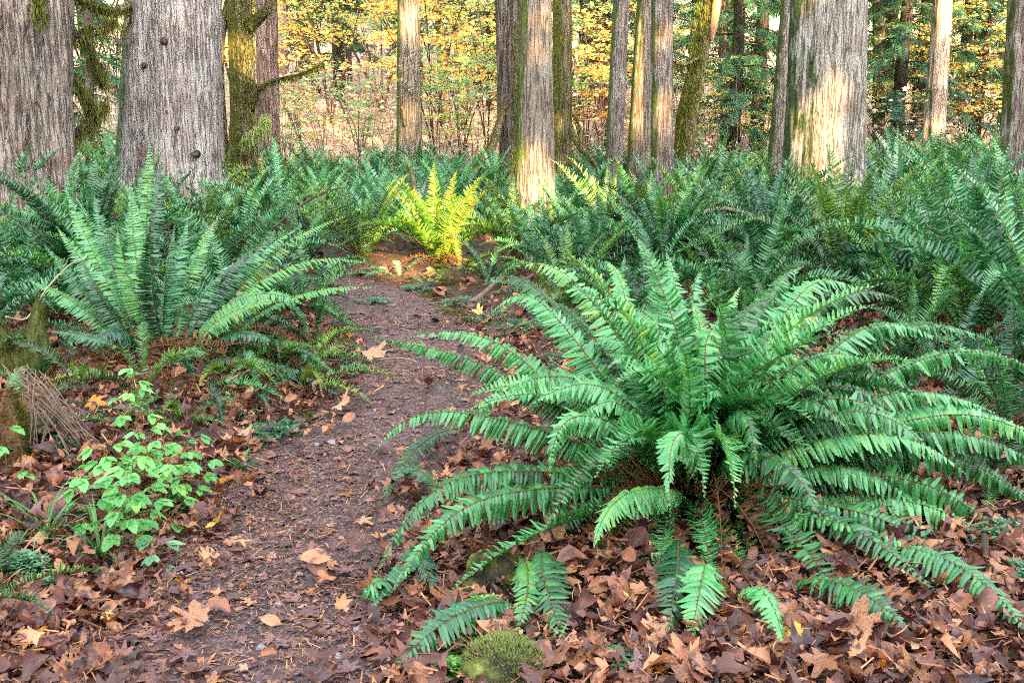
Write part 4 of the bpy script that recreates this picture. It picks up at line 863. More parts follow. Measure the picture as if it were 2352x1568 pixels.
# ------------------------------------------------------------------ small things
def rock(name, p, size, m, label, seed, sq=.6):
    b = MB(); V = []; n, k_ = 28, 44
    for i in range(n+1):
        for k in range(k_):
            th = PI*i/n; ph = 2*PI*k/k_; d = Vector((math.sin(th)*math.cos(ph), math.sin(th)*math.sin(ph), math.cos(th)))
            r = 1+.28*fbm(d.x*1.3+seed, d.y*1.3, d.z*1.3, 4)+.07*fbm(d.x*6, d.y*6+seed, d.z*6, 3); V.append((d.x*r*size[0], d.y*r*size[1], d.z*r*size[2]))
    Fc = [(i*k_+k, (i+1)*k_+k, (i+1)*k_+(k+1)%k_, i*k_+(k+1)%k_) for i in range(n) for k in range(k_)]
    b.add(V, Fc); o = link(name, b.mesh(name, [m], True), None, p, (0,0,seed)); return tag(o, label, 'rock')
p = gp(1135, 1345); rock('mossy_rock', p+Vector((0,0,.02)), (.105,.09,.085), M['mossrock'], 'dark round mossy rock under the left side of the foreground fern', 1.3)
p = gp(1165, 1565); r_ = rock('mossy_rock', p+Vector((0,0,.02)), (.13,.10,.085), M['mossrock'], 'yellow-green mossy rock at the bottom edge of the photo', 2.1)
b = MB(); X = []
def fuzz(parent, center, rad, n, mname, l=.02, name='moss_tuft'):
    b = MB(); T = np.array([(-.12,0,0),(.12,0,0),(0,0,1.0)]); X = []
    for _ in range(n):
        a = U(0, 2*PI); e = U(.1, PI/2); d = Vector((math.cos(a)*math.cos(e), math.sin(a)*math.cos(e), math.sin(e))); q = Vector((d.x*rad[0], d.y*rad[1], d.z*rad[2]))
        dz = (d+Vector((U(-.6,.6),U(-.6,.6),U(-.3,.6)))).normalized()*l*U(.5,1.4); ax = dz.cross(Vector((U(-1,1),U(-1,1),.1))).normalized()*l; ay = ax.cross(dz)
        X.append([[ax.x,ay.x,dz.x,q.x],[ax.y,ay.y,dz.y,q.y],[ax.z,ay.z,dz.z,q.z]])
    b.stamp(T, [(0,1,2)], X); return link(name, b.mesh(name, [M[mname]]), parent, center)
fuzz(r_, (0,0,0), (.135,.105,.09), 2600, 'lichen_hang', .012)
fuzz(bpy.data.objects['mossy_rock'], (0,0,0), (.105,.09,.088), 1300, 'moss_hang', .010)
for i, (u, v, s) in enumerate([(765,1027,.022),(728,1030,.014),(688,1330,.012),(668,1228,.010),(640,1400,.012),(820,1460,.013),(560,1380,.010),(780,1520,.014),(700,1180,.010),(860,1010,.010),(905,1140,.011),(600,1500,.012)]):
    p = gp(u, v); o_ = rock('pebble', Vector((p.x, p.y, gz(p.x, p.y)+s*.35)), (s, s*.8, s*.6), M['stone'], ['pale round pebble, largest on the path', 'grey pebble beside the largest pale one'][i] if i < 2 else 'tiny grey pebble set in the path', i*1.7)
    if i > 1: o_['group'] = 'tiny grey pebbles in the path'
    o_['category'] = 'pebble'
def stump(P, rad, h, label, seed, mname, spikes=5):
    o = thing('tree_stump', P, label, 'stump'); b = MB(); V = []; n = 48; rows = 22
    for i in range(rows+1):
        for k in range(n):
            q = 2*PI*k/n; top = h*(.62+.38*max(0, math.sin(q*2+seed)+.5*fbm(q*3, seed, 0, 3)*2)); z = -.08+(top+.08)*i/rows
            r = rad*(1.25-.35*i/rows)*(1+.16*math.cos(3*q+seed)+.15*fbm(math.cos(q)*2, math.sin(q)*2+seed, z*2, 4)+.05*mnoise.noise(Vector((math.cos(q)*9, math.sin(q)*9, z*2))))
            V.append((r*math.cos(q), r*math.sin(q), z))
    V.append((0, 0, h*.45)); Fc = [(i*n+k, i*n+(k+1)%n, (i+1)*n+(k+1)%n, (i+1)*n+k) for i in range(rows) for k in range(n)]+[(rows*n+k, rows*n+(k+1)%n, len(V)-1) for k in range(n)]
    b.add(V, Fc); link('stump_wood', b.mesh('stump_wood', [M[mname]], True), o)
    b = MB(); T = np.array([(-.15,0,0),(.15,0,0),(0,0,1.0)]); X = []
    for _ in range(5000):
        i = random.randrange(6, rows+1); k = random.randrange(n); v = Vector(V[i*n+k]); d = Vector((v.x, v.y, .3*rad)).normalized()
        if mnoise.noise(v*6+Vector((seed,0,0))) < -.15: continue
        dz = (d+Vector((U(-.6,.6),U(-.6,.6),U(-.4,.6)))).normalized()*.020*U(.5,1.3); ax = dz.cross(Vector((U(-1,1),U(-1,1),.1))).normalized()*.02; ay = ax.cross(dz); q = v+Vector((U(-.01,.01),U(-.01,.01),U(-.02,.02)))
        X.append([[ax.x,ay.x,dz.x,q.x],[ax.y,ay.y,dz.y,q.y],[ax.z,ay.z,dz.z,q.z]])
    b.stamp(T, [(0,1,2)], X); link('moss', b.mesh('moss', [M['moss_hang']]), o)
stump(gp(52, 872), .12, .36, 'broken mossy stump with a pointed top near the left edge', 1.0, 'stumpwood')
stump(gp(5, 1060), .10, .30, 'rotten brown stump cut by the left edge, in front of the mossy pointed one', 2.6, 'rotwood')
p = gp(1478, 770); o_ = thing('post_stub', p, 'short dark weathered wooden stub behind the foreground fern', 'stump'); b = MB()
tube(b, [(0,0,-.05),(0,0,.05),(.005,0,.16),(.0,.0,.185),(0,0,.19)], [.06,.057,.055,.045,.01], 14); link('stub_wood', b.mesh('stub_wood', [M['bark_dark']], True), o_)
def stick(pp, rr, mname, label, name='fallen_stick'):
    A = catmull(np.array([[*p, r] for p, r in zip(pp, rr)]), 6); b = MB(); A0 = Vector(A[0][:3])
    tube(b, [Vector(a[:3])-A0 for a in A], [a[3] for a in A], 8); return tag(link(name, b.mesh(name, [M[mname]], True), None, A0), label, 'stick')
Z = lambda k: Vector((0,0,k))
stick([gp(1075,705)+Z(.02), gp(1110,690)+Z(.05), gp(1152,668)+Z(.12)], [.02,.019,.016], 'twig', 'short pinkish fallen stick beyond the path, right of its far end')
stick([gp(1330,760)+Z(.05), gp(1400,740)+Z(.10), gp(1470,745)+Z(.07)], [.09,.10,.08], 'mossrock', 'mossy fallen log behind the left fronds of the foreground fern', 'fallen_log')
stick([gp(30,860)+Z(.3), pix(62,730,5.1), pix(110,660,5.1), pix(160,608,5.2), pix(200,592,5.3)], [.006,.0055,.0045,.003,.002], 'twig_pale', 'thin pale arching twig above the mossy stump at the left')
stick([gp(-30,770)+Z(.1), gp(20,758)+Z(.13), gp(45,748)+Z(.12)], [.02,.02,.015], 'twig_pale', 'pale broken branch end at the left edge')
stick([gp(720,968)+Z(.02), gp(760,960)+Z(.03), gp(800,962)+Z(.02)], [.008,.007,.005], 'twig', 'short twig lying on the left rim of the path')
stick([gp(830,835)+Z(.012), gp(920,830)+Z(.02), gp(975,842)+Z(.012)], [.004,.004,.002], 'twig_pale', 'thin pale twig lying across the far part of the path')
stick([gp(1000,1210)+Z(.02), gp(1230,1180)+Z(.1), gp(1400,1180)+Z(.05)], [.006,.006,.004], 'twig_dark', 'long dark bare stalk under the left fronds of the foreground fern')
stick([pix(936,378,10.6), pix(946,400,10.5), gp(955,560)+Z(.45)], [.02,.03,.03], 'bark_mossy', 'short mossy snag in front of the lone tan trunk', 'snag')
stick([pix(2250,1240,3.1), gp(2255,1290)+Z(.08), gp(2262,1320)], [.008,.010,.012], 'twig_dark', 'small dark upright sapling stem under the right fronds')
stick([gp(1560,600)+Z(.35), gp(1660,590)+Z(.42), gp(1790,600)+Z(.30)], [.02,.018,.010], 'twig', 'bare grey branch caught in the ferns right of the thin trunk trio', 'fallen_branch')
stick([gp(2080,640)+Z(.30), gp(2160,600)+Z(.55), gp(2200,570)+Z(.75)], [.016,.012,.006], 'twig', 'pale broken branch slanting out of the ferns right of the big sunlit trunk', 'fallen_branch')
stick([gp(640,590)+Z(.3), gp(730,560)+Z(.45), gp(800,545)+Z(.5)], [.018,.013,.006], 'twig_dark', 'dark branch lying over the ferns left of the lone tan trunk', 'fallen_branch')
stick([gp(1220,720)+Z(.02), gp(1300,700)+Z(.08), gp(1360,715)+Z(.03)], [.014,.012,.008], 'twig_dark', 'dark stick on the ground beyond the left fronds of the foreground fern')
stick([gp(520,905)+Z(.06), gp(600,890)+Z(.10), gp(690,910)+Z(.05)], [.008,.007,.004], 'twig_pale', 'pale bent twig under the large left fern')
# dry stems tangle at the left
o_ = thing('dry_stems', gp(110,1010), 'tangle of thin dry grey stems hanging by the rotten stump', 'dry plant'); b = MB()
for i in range(46):
    a = gp(90+U(-60,60), 1000)+Z(U(.12,.30)); c = gp(150+U(-90,110), 1040+U(-40,50))+Z(U(0,.08)); m_ = a.lerp(c,.5)+Z(U(.02,.12))
    tube(b, [Vector(q)-o_.location for q in bez(a, m_, c, 6)], [.0025]*6, 4)
link('stem', b.mesh('stem', [M['twig']]), o_)
# grass tufts
def grass(p, n, l, label, spread=.5):
    o = thing('grass_tuft', p, label, 'grass tuft'); b = MB()
    for i in range(n):
        a = U(0, 2*PI); L_ = l*U(.6,1.2); q = np.array(arc(L_, math.radians(U(50,85)), math.radians(U(-60,5)), 8, 1.2)); ca, sa = math.cos(a), math.sin(a); w_ = U(.003,.0055); V = []; 
        for k, (x, y, z) in enumerate(q):
            ww = w_*(1-(k/7)**2.5); V += [(x*ca+sa*ww, x*sa-ca*ww, z), (x*ca-sa*ww, x*sa+ca*ww, z)]
        b.add(V, [(2*k,2*k+2,2*k+3,2*k+1) for k in range(7)])
    link('blade', b.mesh('blade', [M['grass']]), o)
grass(gp(110,1250), 26, .30, 'wide grass tuft at the left edge, left of the seedlings')
grass(gp(232,1290), 24, .28, 'dark green grass tuft at the foot of the light green seedlings')
grass(gp(555,1085), 24, .13, 'small grass tuft on the left rim of the path')
grass(gp(500,960), 14, .20, 'thin grass blades right of the tall seedling')
# seedlings with light green toothed leaves
def toothed(n=12):
    V = [(0,0,0)]; 
    for k in range(2*n):
        t = k/(2*n)*2*PI; r = .5*(1+.16*(k % 2)); x = .5+r*math.cos(t+PI)*1.0; y = .42*math.sin(t+PI)*(1-.45*x)*(1+.14*(k % 2)); V.append((x, y, -.18*(x**2)+.15*abs(y)))
    V[0] = (.5, 0, -.07)
    return np.array(V), [(0, 1+k, 1+(k+1) % (2*n)) for k in range(2*n)]
TL = toothed()
def seedling(p, h, lean, label, n=9, ls=.065, mname='seedling'):
    o = thing('bramble_seedling', p, label, 'plant'); b = MB(); q = np.array([(lean[0]*t**1.5, lean[1]*t**1.5, h*t) for t in np.linspace(0,1,9)]); tube(b, [tuple(a) for a in q], [.003*(1.2-t) for t in np.linspace(0,1,9)], 5)
    X = []
    for i in range(n):
        t = .25+.75*i/(n-1); base = Vector([np.interp(t*8, range(9), q[:,j]) for j in range(3)]); a = i*2.4+U(-.5,.5); pl = ls*U(.8,1.6)*(1.2-t*.5)
        e = base+Vector((math.cos(a)*pl, math.sin(a)*pl, U(.0,.03))); tube(b, [base, base.lerp(e,.5)+Z(.01), e], [.0015]*3, 4)
        for da in (-1.0, 0, 1.0):
            aa = a+da; s = ls*U(.8,1.15)*(1 if da == 0 else .85); Mx = (Matrix.Rotation(aa, 3, 'Z') @ Matrix.Rotation(U(.0,.55), 3, 'Y') @ Matrix.Rotation(U(-.4,.4), 3, 'X'))*s
            X.append([[Mx[r][0],Mx[r][1],Mx[r][2],e[r]] for r in range(3)])
    link('stem', b.mesh('stem', [M['rachis']]), o); b = MB(); b.stamp(TL[0], TL[1], X); link('leaves', b.mesh('leaves', [M[mname]], True), o)
seedling(gp(290,1290), .30, (.02,-.02), 'leafy light green seedling nearest the camera on the left verge', 14, .050)
seedling(gp(260,1180), .26, (.0,.0), 'leafy light green seedling in the middle of the left clump', 14, .050)
seedling(gp(330,1150), .28, (.05,.0), 'light green seedling leaning right towards the path', 14, .050)
seedling(gp(400,1110), .20, (.08,.0), 'rightmost low light green seedling of the left clump', 10, .05)
seedling(gp(335,1120), .40, (-.02,.0), 'tallest light green seedling with sparse leaves in front of the large left fern', 9, .048)
seedling(gp(290,1060), .36, (.03,.1), 'slim green seedling with pale top leaves left of the tallest one', 8, .046)
seedling(gp(345,1230), .16, (.03,-.05), 'short light green seedling low at the path side of the clump', 7, .055)
seedling(gp(20,1110), .20, (.0,.0), 'small seedling with two pale leaves by the rotten stump', 4, .05)
seedling(gp(380,1190), .22, (.06,.0), 'light green seedling nearest the path edge, right of the clump', 12, .05)
seedling(gp(215,1240), .22, (-.03,.0), 'light green seedling at the left flank of the clump', 12, .048)
seedling(gp(300,1230), .26, (.02,.03), 'bushy light green seedling at the heart of the clump', 14, .05)
seedling(gp(430,1150), .14, (.06,.0), 'low light green seedling reaching towards the path', 9, .048)
seedling(gp(350,1310), .10, (.04,-.03), 'lowest dull green seedling at the edge of the litter', 5, .05, 'herb')
# feathery herbs
def herb(name, label, blobs, mname, ls=.016, hmax=.07, cat='ground cover'):
    b = MB(); T = np.array([(0,0,0),(.5,-.28,.02),(1,0,0),(.5,.28,.02)]); X = []
    for (u, v, ru, n, h) in blobs:
        c = gp(u, v); rr = ru/F*c.y
        for _ in range(n):
            a = U(0, 2*PI); r = rr*R()**.6; x, y = c.x+r*math.cos(a), c.y+r*math.sin(a)*.9; z = gz(x, y)+h*U(.2,1)*(1-.5*r/rr)
            for k in range(5):
                s = ls*U(.7,1.3); Mx = (Matrix.Rotation(a+k*1.2+U(-.3,.3), 3, 'Z') @ Matrix.Rotation(U(-.5,.3), 3, 'Y'))*s; X.append([[Mx[q][0],Mx[q][1],Mx[q][2],(x,y,z)[q]] for q in range(3)])
    b.stamp(T, [(0,1,2,3)], X); tag(link(name, b.mesh(name, [M[mname]])), label, cat, None, 'stuff')
herb('feathery_herb', 'blue-green feathery herbs along both verges', [(65,1330,60,260,.10),(110,1370,45,140,.06),(125,1430,30,60,.04),(400,1170,50,100,.06),(620,1000,70,160,.05),(560,960,60,100,.05),(760,830,70,200,.06),(800,860,50,120,.05),(640,985,60,120,.04),(1190,760,90,360,.07),(1290,830,80,300,.06),(1200,1470,60,160,.05),(1420,1530,60,90,.05),(2290,1240,90,300,.07),(2200,1200,80,200,.06),(2330,1330,60,180,.06),(2100,1150,100,160,.06),(300,960,80,120,.05),(170,1040,60,90,.05),(1560,1560,50,60,.03),(960,668,40,110,.06),(1060,700,50,120,.06),(1120,730,50,160,.04),(2080,780,60,120,.05),(860,700,40,100,.04)], 'herb', .020)
herb('lime_herb', 'lime green feathery herbs around the bottom mossy rock', [(1110,1420,40,120,.09),(1060,1490,45,120,.06),(1030,1560,50,120,.06),(1130,1530,30,40,.06),(1230,1560,30,40,.04),(1090,1540,70,240,.05),(1190,1500,50,120,.04),(1010,650,40,60,.1),(1110,960,14,20,.1),(1800,1470,20,20,.04)], 'lime_herb', .018)
herb('moss_patch', 'low green moss patches on the rim beyond the path', [(1040,720,40,240,.02),(1000,680,40,240,.02),(1130,740,40,160,.02),(700,960,40,60,.02),(1070,740,24,260,.03),(1400,680,40,200,.12)], 'moss_hang', .012, cat='moss')

# ------------------------------------------------------------------ background: maples, conifers, brush
def star_leaf():
    V = [(0,0,0)]; 
    for k in range(10):
        t = math.radians(-90+36*k+18); r = (.5,.24)[k % 2]*(1.0 if k % 2 else 1); V.append((r*math.cos(t), r*math.sin(t), -.08*(1-k % 2)))
    return np.array(V), [(0,1+k,1+(k+1)%10) for k in range(10)]
ST = star_leaf(); QL = (np.array([(-.5,0,0),(0,-.32,.08),(.5,0,-.05),(0,.32,.08)]), [(0,1,2,3)])
def vine_maple(seed, n_st, h, spread, leaves, ls, mname):
    rd = random.Random(seed); b = MB(); lb = MB(); X = []
    for s in range(n_st):
        a = rd.uniform(0, 2*PI); pts = [(0,0,-.1)]; x = y = z = 0; d = rd.uniform(.1,.5)
        for k in range(7):
            a += rd.uniform(-.4,.4); st = h/6*rd.uniform(.8,1.1); x += math.cos(a)*st*d; y += math.sin(a)*st*d; z += st; pts.append((x, y, z)); d *= 1.22
            if k >= 2:
                for q in range(3):      # flat tiers of leaves on side twigs
                    aa = rd.uniform(0, 2*PI); L_ = spread*rd.uniform(.4,1.0); e = Vector((x+math.cos(aa)*L_, y+math.sin(aa)*L_, z+rd.uniform(-.15,.25))); s0 = Vector((x, y, z)); tube(b, [s0, s0.lerp(e,.5)+Z(.08), e], [.010,.006,.003], 3, cap=False)
                    for _ in range(int(leaves/(n_st*18))):
                        t = rd.random()**.6; w_ = .28*L_; c = s0.lerp(e, t)+Vector((rd.uniform(-w_,w_), rd.uniform(-w_,w_), rd.uniform(-.06,.06)+.08*math.sin(PI*t)))
                        s1 = ls*rd.uniform(.6,1.2); Mx = (Matrix.Rotation(rd.uniform(0,6.3), 3, 'Z') @ Matrix.Rotation(rd.gauss(0,.38), 3, 'X') @ Matrix.Rotation(rd.gauss(0,.38), 3, 'Y'))*s1
                        X.append([[Mx[r][0],Mx[r][1],Mx[r][2],c[r]] for r in range(3)])
        tube(b, pts, [.022,.02,.018,.015,.012,.009,.006,.004], 5)
    lb.stamp(ST[0], ST[1], X); return b.mesh('stems', [M['twig_dark']]), lb.mesh('foliage', [M[mname]])
VM = {k: [vine_maple(i*5+j, 5, 4.2, 1.05, 1900, .115, k) for i in range(2)] for j, k in enumerate(('maple_yellow','maple_orange','maple_green'))}
LABC = {'maple_yellow':'golden yellow','maple_orange':'amber orange','maple_green':'lime and yellow'}
def vm(u, d, k, sc, lab, zs=1.0):
    P = at(u, d); o = thing('vine_maple', P, lab, 'small tree', None, U(0,6), 1); a = random.choice(VM[k]); s = (sc, sc, sc*zs)
    link('stems', a[0], o, sc=s); link('foliage', a[1], o, sc=s)
VMS = [(690,24,'maple_orange',1.0,'amber vine maple right of the reddish cedar'),(760,27,'maple_yellow',1.1,'yellow vine maple nearest left of the lone tan trunk, high in the photo'),(830,23,'maple_orange',.95,'amber vine maple just left of the lone tan trunk'),
 (880,29,'maple_yellow',1.2,'tall golden vine maple directly behind the lone tan trunk'),(730,32,'maple_green',1.2,'lime vine maple far behind the mossy side branch'),(1000,22,'maple_orange',.95,'amber vine maple right of the lone tan trunk'),(1060,25,'maple_yellow',1.05,'golden vine maple between the lone tan and dark furrowed trunks'),
 (1120,22,'maple_yellow',.9,'yellow vine maple against the dark furrowed trunk'),(1010,30,'maple_yellow',1.3,'far golden vine maple behind the two mossy stems'),(960,34,'maple_green',1.3,'far lime vine maple above the lone tan trunk gap'),(1100,33,'maple_green',1.3,'far lime vine maple left of the dark furrowed trunk'),
 (1345,20,'maple_green',.85,'yellow-green vine maple between the olive trunk and the thin trio'),(1385,22,'maple_yellow',.9,'yellow vine maple in front of the distant purplish trunk'),(1330,26,'maple_green',1.1,'far lime vine maple behind the olive trunk'),(1340,19,'maple_orange',.55,'low amber vine maple right of the olive trunk'),
 (525,21,'maple_yellow',1.1,'glowing yellow vine maple seen between grey cedar and mossy maple'),(545,27,'maple_yellow',1.2,'far yellow vine maple behind the mossy golden maple'),(240,22,'maple_green',.95,'pale green vine maple in the gap between the two left cedars'),(200,27,'maple_green',1.2,'far green vine maple in the gap between the two left cedars'),(270,31,'maple_yellow',1.2,'far yellow vine maple in the gap between the left cedars'),
 (1620,19,'maple_yellow',.42,'low yellow bush right of the leaning mossy maple'),(1690,20,'maple_green',.42,'low lime bush under the drooping cedar boughs'),(1745,19,'maple_yellow',.42,'low golden bush left of the thin purplish trunk'),(1560,24,'maple_green',.6,'low lime bush behind the leaning mossy maple'),
 (2030,20,'maple_yellow',.55,'low golden bush right of the big sunlit trunk'),(2085,22,'maple_green',.6,'lime bush left of the far sunlit striped trunk'),(2230,20,'maple_orange',.6,'amber bush right of the far sunlit striped trunk'),(2290,17,'maple_orange',.75,'sparse orange-leaved bush at the right edge'),(2180,26,'maple_yellow',.9,'yellow bush behind the far sunlit striped trunk'),
 (640,36,'maple_green',1.5,'farthest green maple behind the reddish cedar'),(790,40,'maple_yellow',1.6,'farthest yellow maple above the leafy slope'),(1200,34,'maple_yellow',1.3,'far yellow maple hidden mostly by the central trunks'),(1480,34,'maple_green',1.3,'far green maple behind the thin trio')]
VMS += [(660,17.5,'maple_green',.34,'low green bush at the foot of the reddish cedar'),(745,18,'maple_yellow',.36,'low yellow bush at the slope foot left of the lone tan trunk'),(830,18.5,'maple_green',.40,'low lime bush at the slope foot left of the lone tan trunk'),(900,19,'maple_green',.38,'low lime bush just left of the lone tan trunk'),
 (1010,18,'maple_yellow',.40,'low golden bush just right of the lone tan trunk'),(1085,18,'maple_green',.40,'low lime bush by the mossy leaning limb'),(1235,19,'maple_green',.5,'low green bush between the brightest and olive trunks'),(1060,20,'maple_green',.8,'green vine maple in front of the mossy stems')]
for u, d, k, s, lab in VMS: vm(u, d, k, s, lab)

def spray(n=10):
    V = []; Fc = []
    for i in range(n):
        t = (i+.5)/n; l = .42*(1-t)**.7+.05
        for sd in (-1, 1):
            k = len(V); V += [(t, 0, 0), (t+.10, sd*l*.5-.0, -.03), (t+.20, sd*l, -.08-.1*l), (t-.02, sd*l*.55, -.03)]; Fc.append((k,k+1,k+2,k+3))
    V += [(0,-.012,0),(1,-.004,-.02),(1,.004,-.02),(0,.012,0)]; k = len(V)-4; Fc.append((k,k+1,k+2,k+3)); return np.array(V), Fc
SPR = spray(7)
def conifer(seed, h, z0, brn, blen, mname, droop=.5, per=13):
    rd = random.Random(seed); tb = MB(); lb = MB(); X = []
    tube(tb, [(0,0,-.3),(0,0,h*.5),(0,0,h)], [.16,.11,.03], 10)
    mb_ = MB(); mp = []
    for i in range(brn):
        t = (i+rd.random())/brn; z = z0+(h-z0)*t; a = i*2.4+rd.uniform(-.4,.4); L_ = blen*(1-.55*t)*rd.uniform(.6,1.1); ca, sa = math.cos(a), math.sin(a)
        pts = [(ca*L_*s, sa*L_*s, z+.12*L_*s-droop*L_*s*s) for s in (0,.25,.5,.75,1.0)]; tube(tb, pts, [.022,.018,.014,.009,.004], 4, cap=False)
        mp.append(pts)
        for k in range(per):
            s = .12+.88*(k+rd.random())/per; p = Vector((ca*L_*s, sa*L_*s, z+.12*L_*s-droop*L_*s*s)); sd = rd.choice((-1,1)); aa = a+sd*rd.uniform(.35,1.2) if k < per-1 else a; l = rd.uniform(.30,.60)*(1.15-.5*s)
            Mx = (Matrix.Rotation(aa, 3, 'Z') @ Matrix.Rotation(rd.uniform(.15,.9), 3, 'Y') @ Matrix.Rotation(rd.uniform(-.5,.5), 3, 'X'))*l; X.append([[Mx[r][0],Mx[r][1],Mx[r][2],p[r]] for r in range(3)])
    for p in mp[:brn//2]: strands(mb_, p, 14, .1, .45, .02, .03)
    lb.stamp(SPR[0], SPR[1], X)
    return tb.mesh('trunk_and_limbs', [M['bark_dark']], True), lb.mesh('foliage', [M[mname]]), mb_.mesh('hanging_moss', [M['moss_hang']])
CN = {'dark': [conifer(i, 11, .9, 60, 2.6, 'conifer', .45) for i in range(3)], 'lit': [conifer(10+i, 11, .9, 60, 2.5, 'conifer_lit_tint', .4) for i in range(2)]}
def con(u, d, kind, sc, lab):
    P = at(u, d); o = thing('hemlock_tree', P, lab, 'tree', None, U(0,6), 1); a = random.choice(CN[kind])
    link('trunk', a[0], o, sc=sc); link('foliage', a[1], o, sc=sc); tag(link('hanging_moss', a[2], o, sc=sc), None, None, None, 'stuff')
CONS = [(1680,19.5,'dark',.85,'dark drooping hemlock between the leaning maple and the thin purplish trunk'),(1735,22,'dark',1.0,'dark hemlock left of the thin purplish trunk, further back'),(1590,24,'dark',1.0,'blue-green hemlock behind the leaning mossy maple'),(1660,28,'dark',1.2,'far dark hemlock filling the gap right of the leaning maple'),
 (2050,19.5,'dark',.85,'dark hemlock with long boughs right of the big sunlit trunk'),(2100,24,'lit',1.0,'sunlit-yellow coloured hemlock behind the far striped trunk'),(2230,21,'dark',.85,'dark hemlock between the striped trunk and the right-edge trunk'),(2200,26,'lit',1.0,'sunlit-gold coloured hemlock right of the far striped trunk'),(2300,24,'dark',1.0,'dark hemlock behind the right-edge trunk'),
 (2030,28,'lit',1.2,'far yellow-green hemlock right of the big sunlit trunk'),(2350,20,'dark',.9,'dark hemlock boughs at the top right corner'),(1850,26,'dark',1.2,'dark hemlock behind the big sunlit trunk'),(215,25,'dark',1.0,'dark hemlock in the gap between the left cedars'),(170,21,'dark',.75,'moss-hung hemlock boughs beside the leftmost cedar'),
 (700,38,'dark',1.4,'far hemlock behind the yellow maples left of the lone tan trunk'),(1020,42,'dark',1.5,'far hemlock behind the mossy stems'),(1400,31,'dark',1.2,'far green hemlock behind the thin trio'),(1500,27,'dark',1.1,'blue-green hemlock right of the thin trio'),(560,34,'dark',1.4,'far hemlock behind the mossy golden maple'),(780,31,'dark',1.2,'hemlock among the yellow maples left of the lone tan trunk'),(1130,29,'dark',1.1,'hemlock left of the dark furrowed trunk'),(1250,40,'dark',1.5,'far hemlock behind the brightest trunk'),(900,46,'dark',1.6,'farthest hemlock behind the lone tan trunk')]
for u, d, k, s, lab in CONS: con(u, d, k, s, lab)

# brush on the far slope: dead leaves, twigs and pale shoots
b = MB(); X = []
for _ in range(42000):
    y = 17.5+27*R()**1.3; hw = y*.56+1; x = U(-hw, hw); h = (R()**1.5)*(1.0+.03*y)*(1 if fbm(x*.4, y*.4, 2, 3) > -.1 else .4); s = U(.05,.12)*(.8+y/50)
    Mx = (Matrix.Rotation(U(0,6.3), 3, 'Z') @ Matrix.Rotation(U(-.9,.9), 3, 'X'))*s; z = g(x, y)+h; X.append([[Mx[0][0],Mx[0][1],Mx[0][2],x],[Mx[1][0],Mx[1][1],Mx[1][2],y],[Mx[2][0],Mx[2][1],Mx[2][2],z]])
b.stamp(QL[0], QL[1], X); tag(link('undergrowth', b.mesh('undergrowth', [M['brush_pink']])), 'salmon and straw coloured dead leaves of the undergrowth on the far slope', 'undergrowth', None, 'stuff')
b = MB()
for _ in range(1300):
    y = 18+22*R(); hw = y*.56+1; x = U(-hw, hw); h = U(.5,1.9); z = g(x, y); a = U(0,6.3); c = U(.1,.8)
    tube(b, [(x,y,z-.05),(x+math.cos(a)*c*.3,y+math.sin(a)*c*.3,z+h*.55),(x+math.cos(a)*c,y+math.sin(a)*c,z+h)], [.010,.007,.003], 3, cap=False)
tag(link('undergrowth_twigs', b.mesh('undergrowth_twigs', [M['twig']])), 'thin bare twigs standing in the undergrowth of the far slope', 'undergrowth', None, 'stuff')
# far wood behind everything
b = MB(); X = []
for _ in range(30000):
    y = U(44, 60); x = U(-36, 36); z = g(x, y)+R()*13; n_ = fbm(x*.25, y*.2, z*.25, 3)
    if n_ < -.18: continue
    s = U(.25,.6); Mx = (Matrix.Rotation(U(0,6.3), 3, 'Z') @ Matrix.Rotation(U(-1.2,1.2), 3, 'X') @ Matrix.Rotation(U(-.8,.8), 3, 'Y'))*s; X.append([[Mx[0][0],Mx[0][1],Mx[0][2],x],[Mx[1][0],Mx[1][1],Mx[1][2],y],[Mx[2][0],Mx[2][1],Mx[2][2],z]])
b.stamp(QL[0], QL[1], X); tag(link('far_wood', b.mesh('far_wood', [M['farwood']])), 'mass of the distant wood behind the slope, coloured pale for haze', 'wood', None, 'stuff')

# ------------------------------------------------------------------ unseen trees added behind the viewer to block sun, crowns carved for lit patches
def lit(u, v, d, r): P = pix(u, v, d); return (P, r)
LIT = [lit(1215,430,10.2,.24),lit(1218,350,10.2,.10),lit(1222,490,10.1,.2),lit(1235,130,10.2,.0),lit(1240,20,10.2,.02),
 lit(1010,490,8.9,.40),lit(960,450,9.1,.25),lit(1080,470,9.0,.25),lit(900,600,8.5,.22),lit(1060,560,8.8,.22),lit(1350,450,9.8,.22),lit(1310,440,9.8,.15),
 lit(1915,250,10.5,.13),lit(1910,330,10.5,.13),lit(1925,200,10.5,.06),lit(1920,380,10.5,.08),lit(940,55,17.0,.14),lit(935,255,17,.08),lit(938,300,17,.06),
 lit(1478,100,14.0,.25),lit(1478,180,14.0,.25),lit(1474,240,14.0,.2),lit(1640,10,16.8,.02),lit(560,90,14.0,.12),lit(575,150,14,.06),lit(622,110,17,.0),
 lit(2140,290,17.5,.10),lit(2150,170,17.5,.06),lit(2160,40,17.5,.08),lit(2100,120,20.5,.6),lit(2240,200,20.5,.7),lit(1290,280,14.4,.12),lit(1300,420,14.4,.12)]
LA = np.array([tuple(p) for p, r in LIT]); LR = np.array([r for p, r in LIT]); SN = np.array(S)
def in_gap(P, pad):
    d = np.array(P)-LA; t = d@SN; perp = np.linalg.norm(d-np.outer(t, SN), axis=1)
    return bool(((perp < LR+pad) & (t > 0)).any())
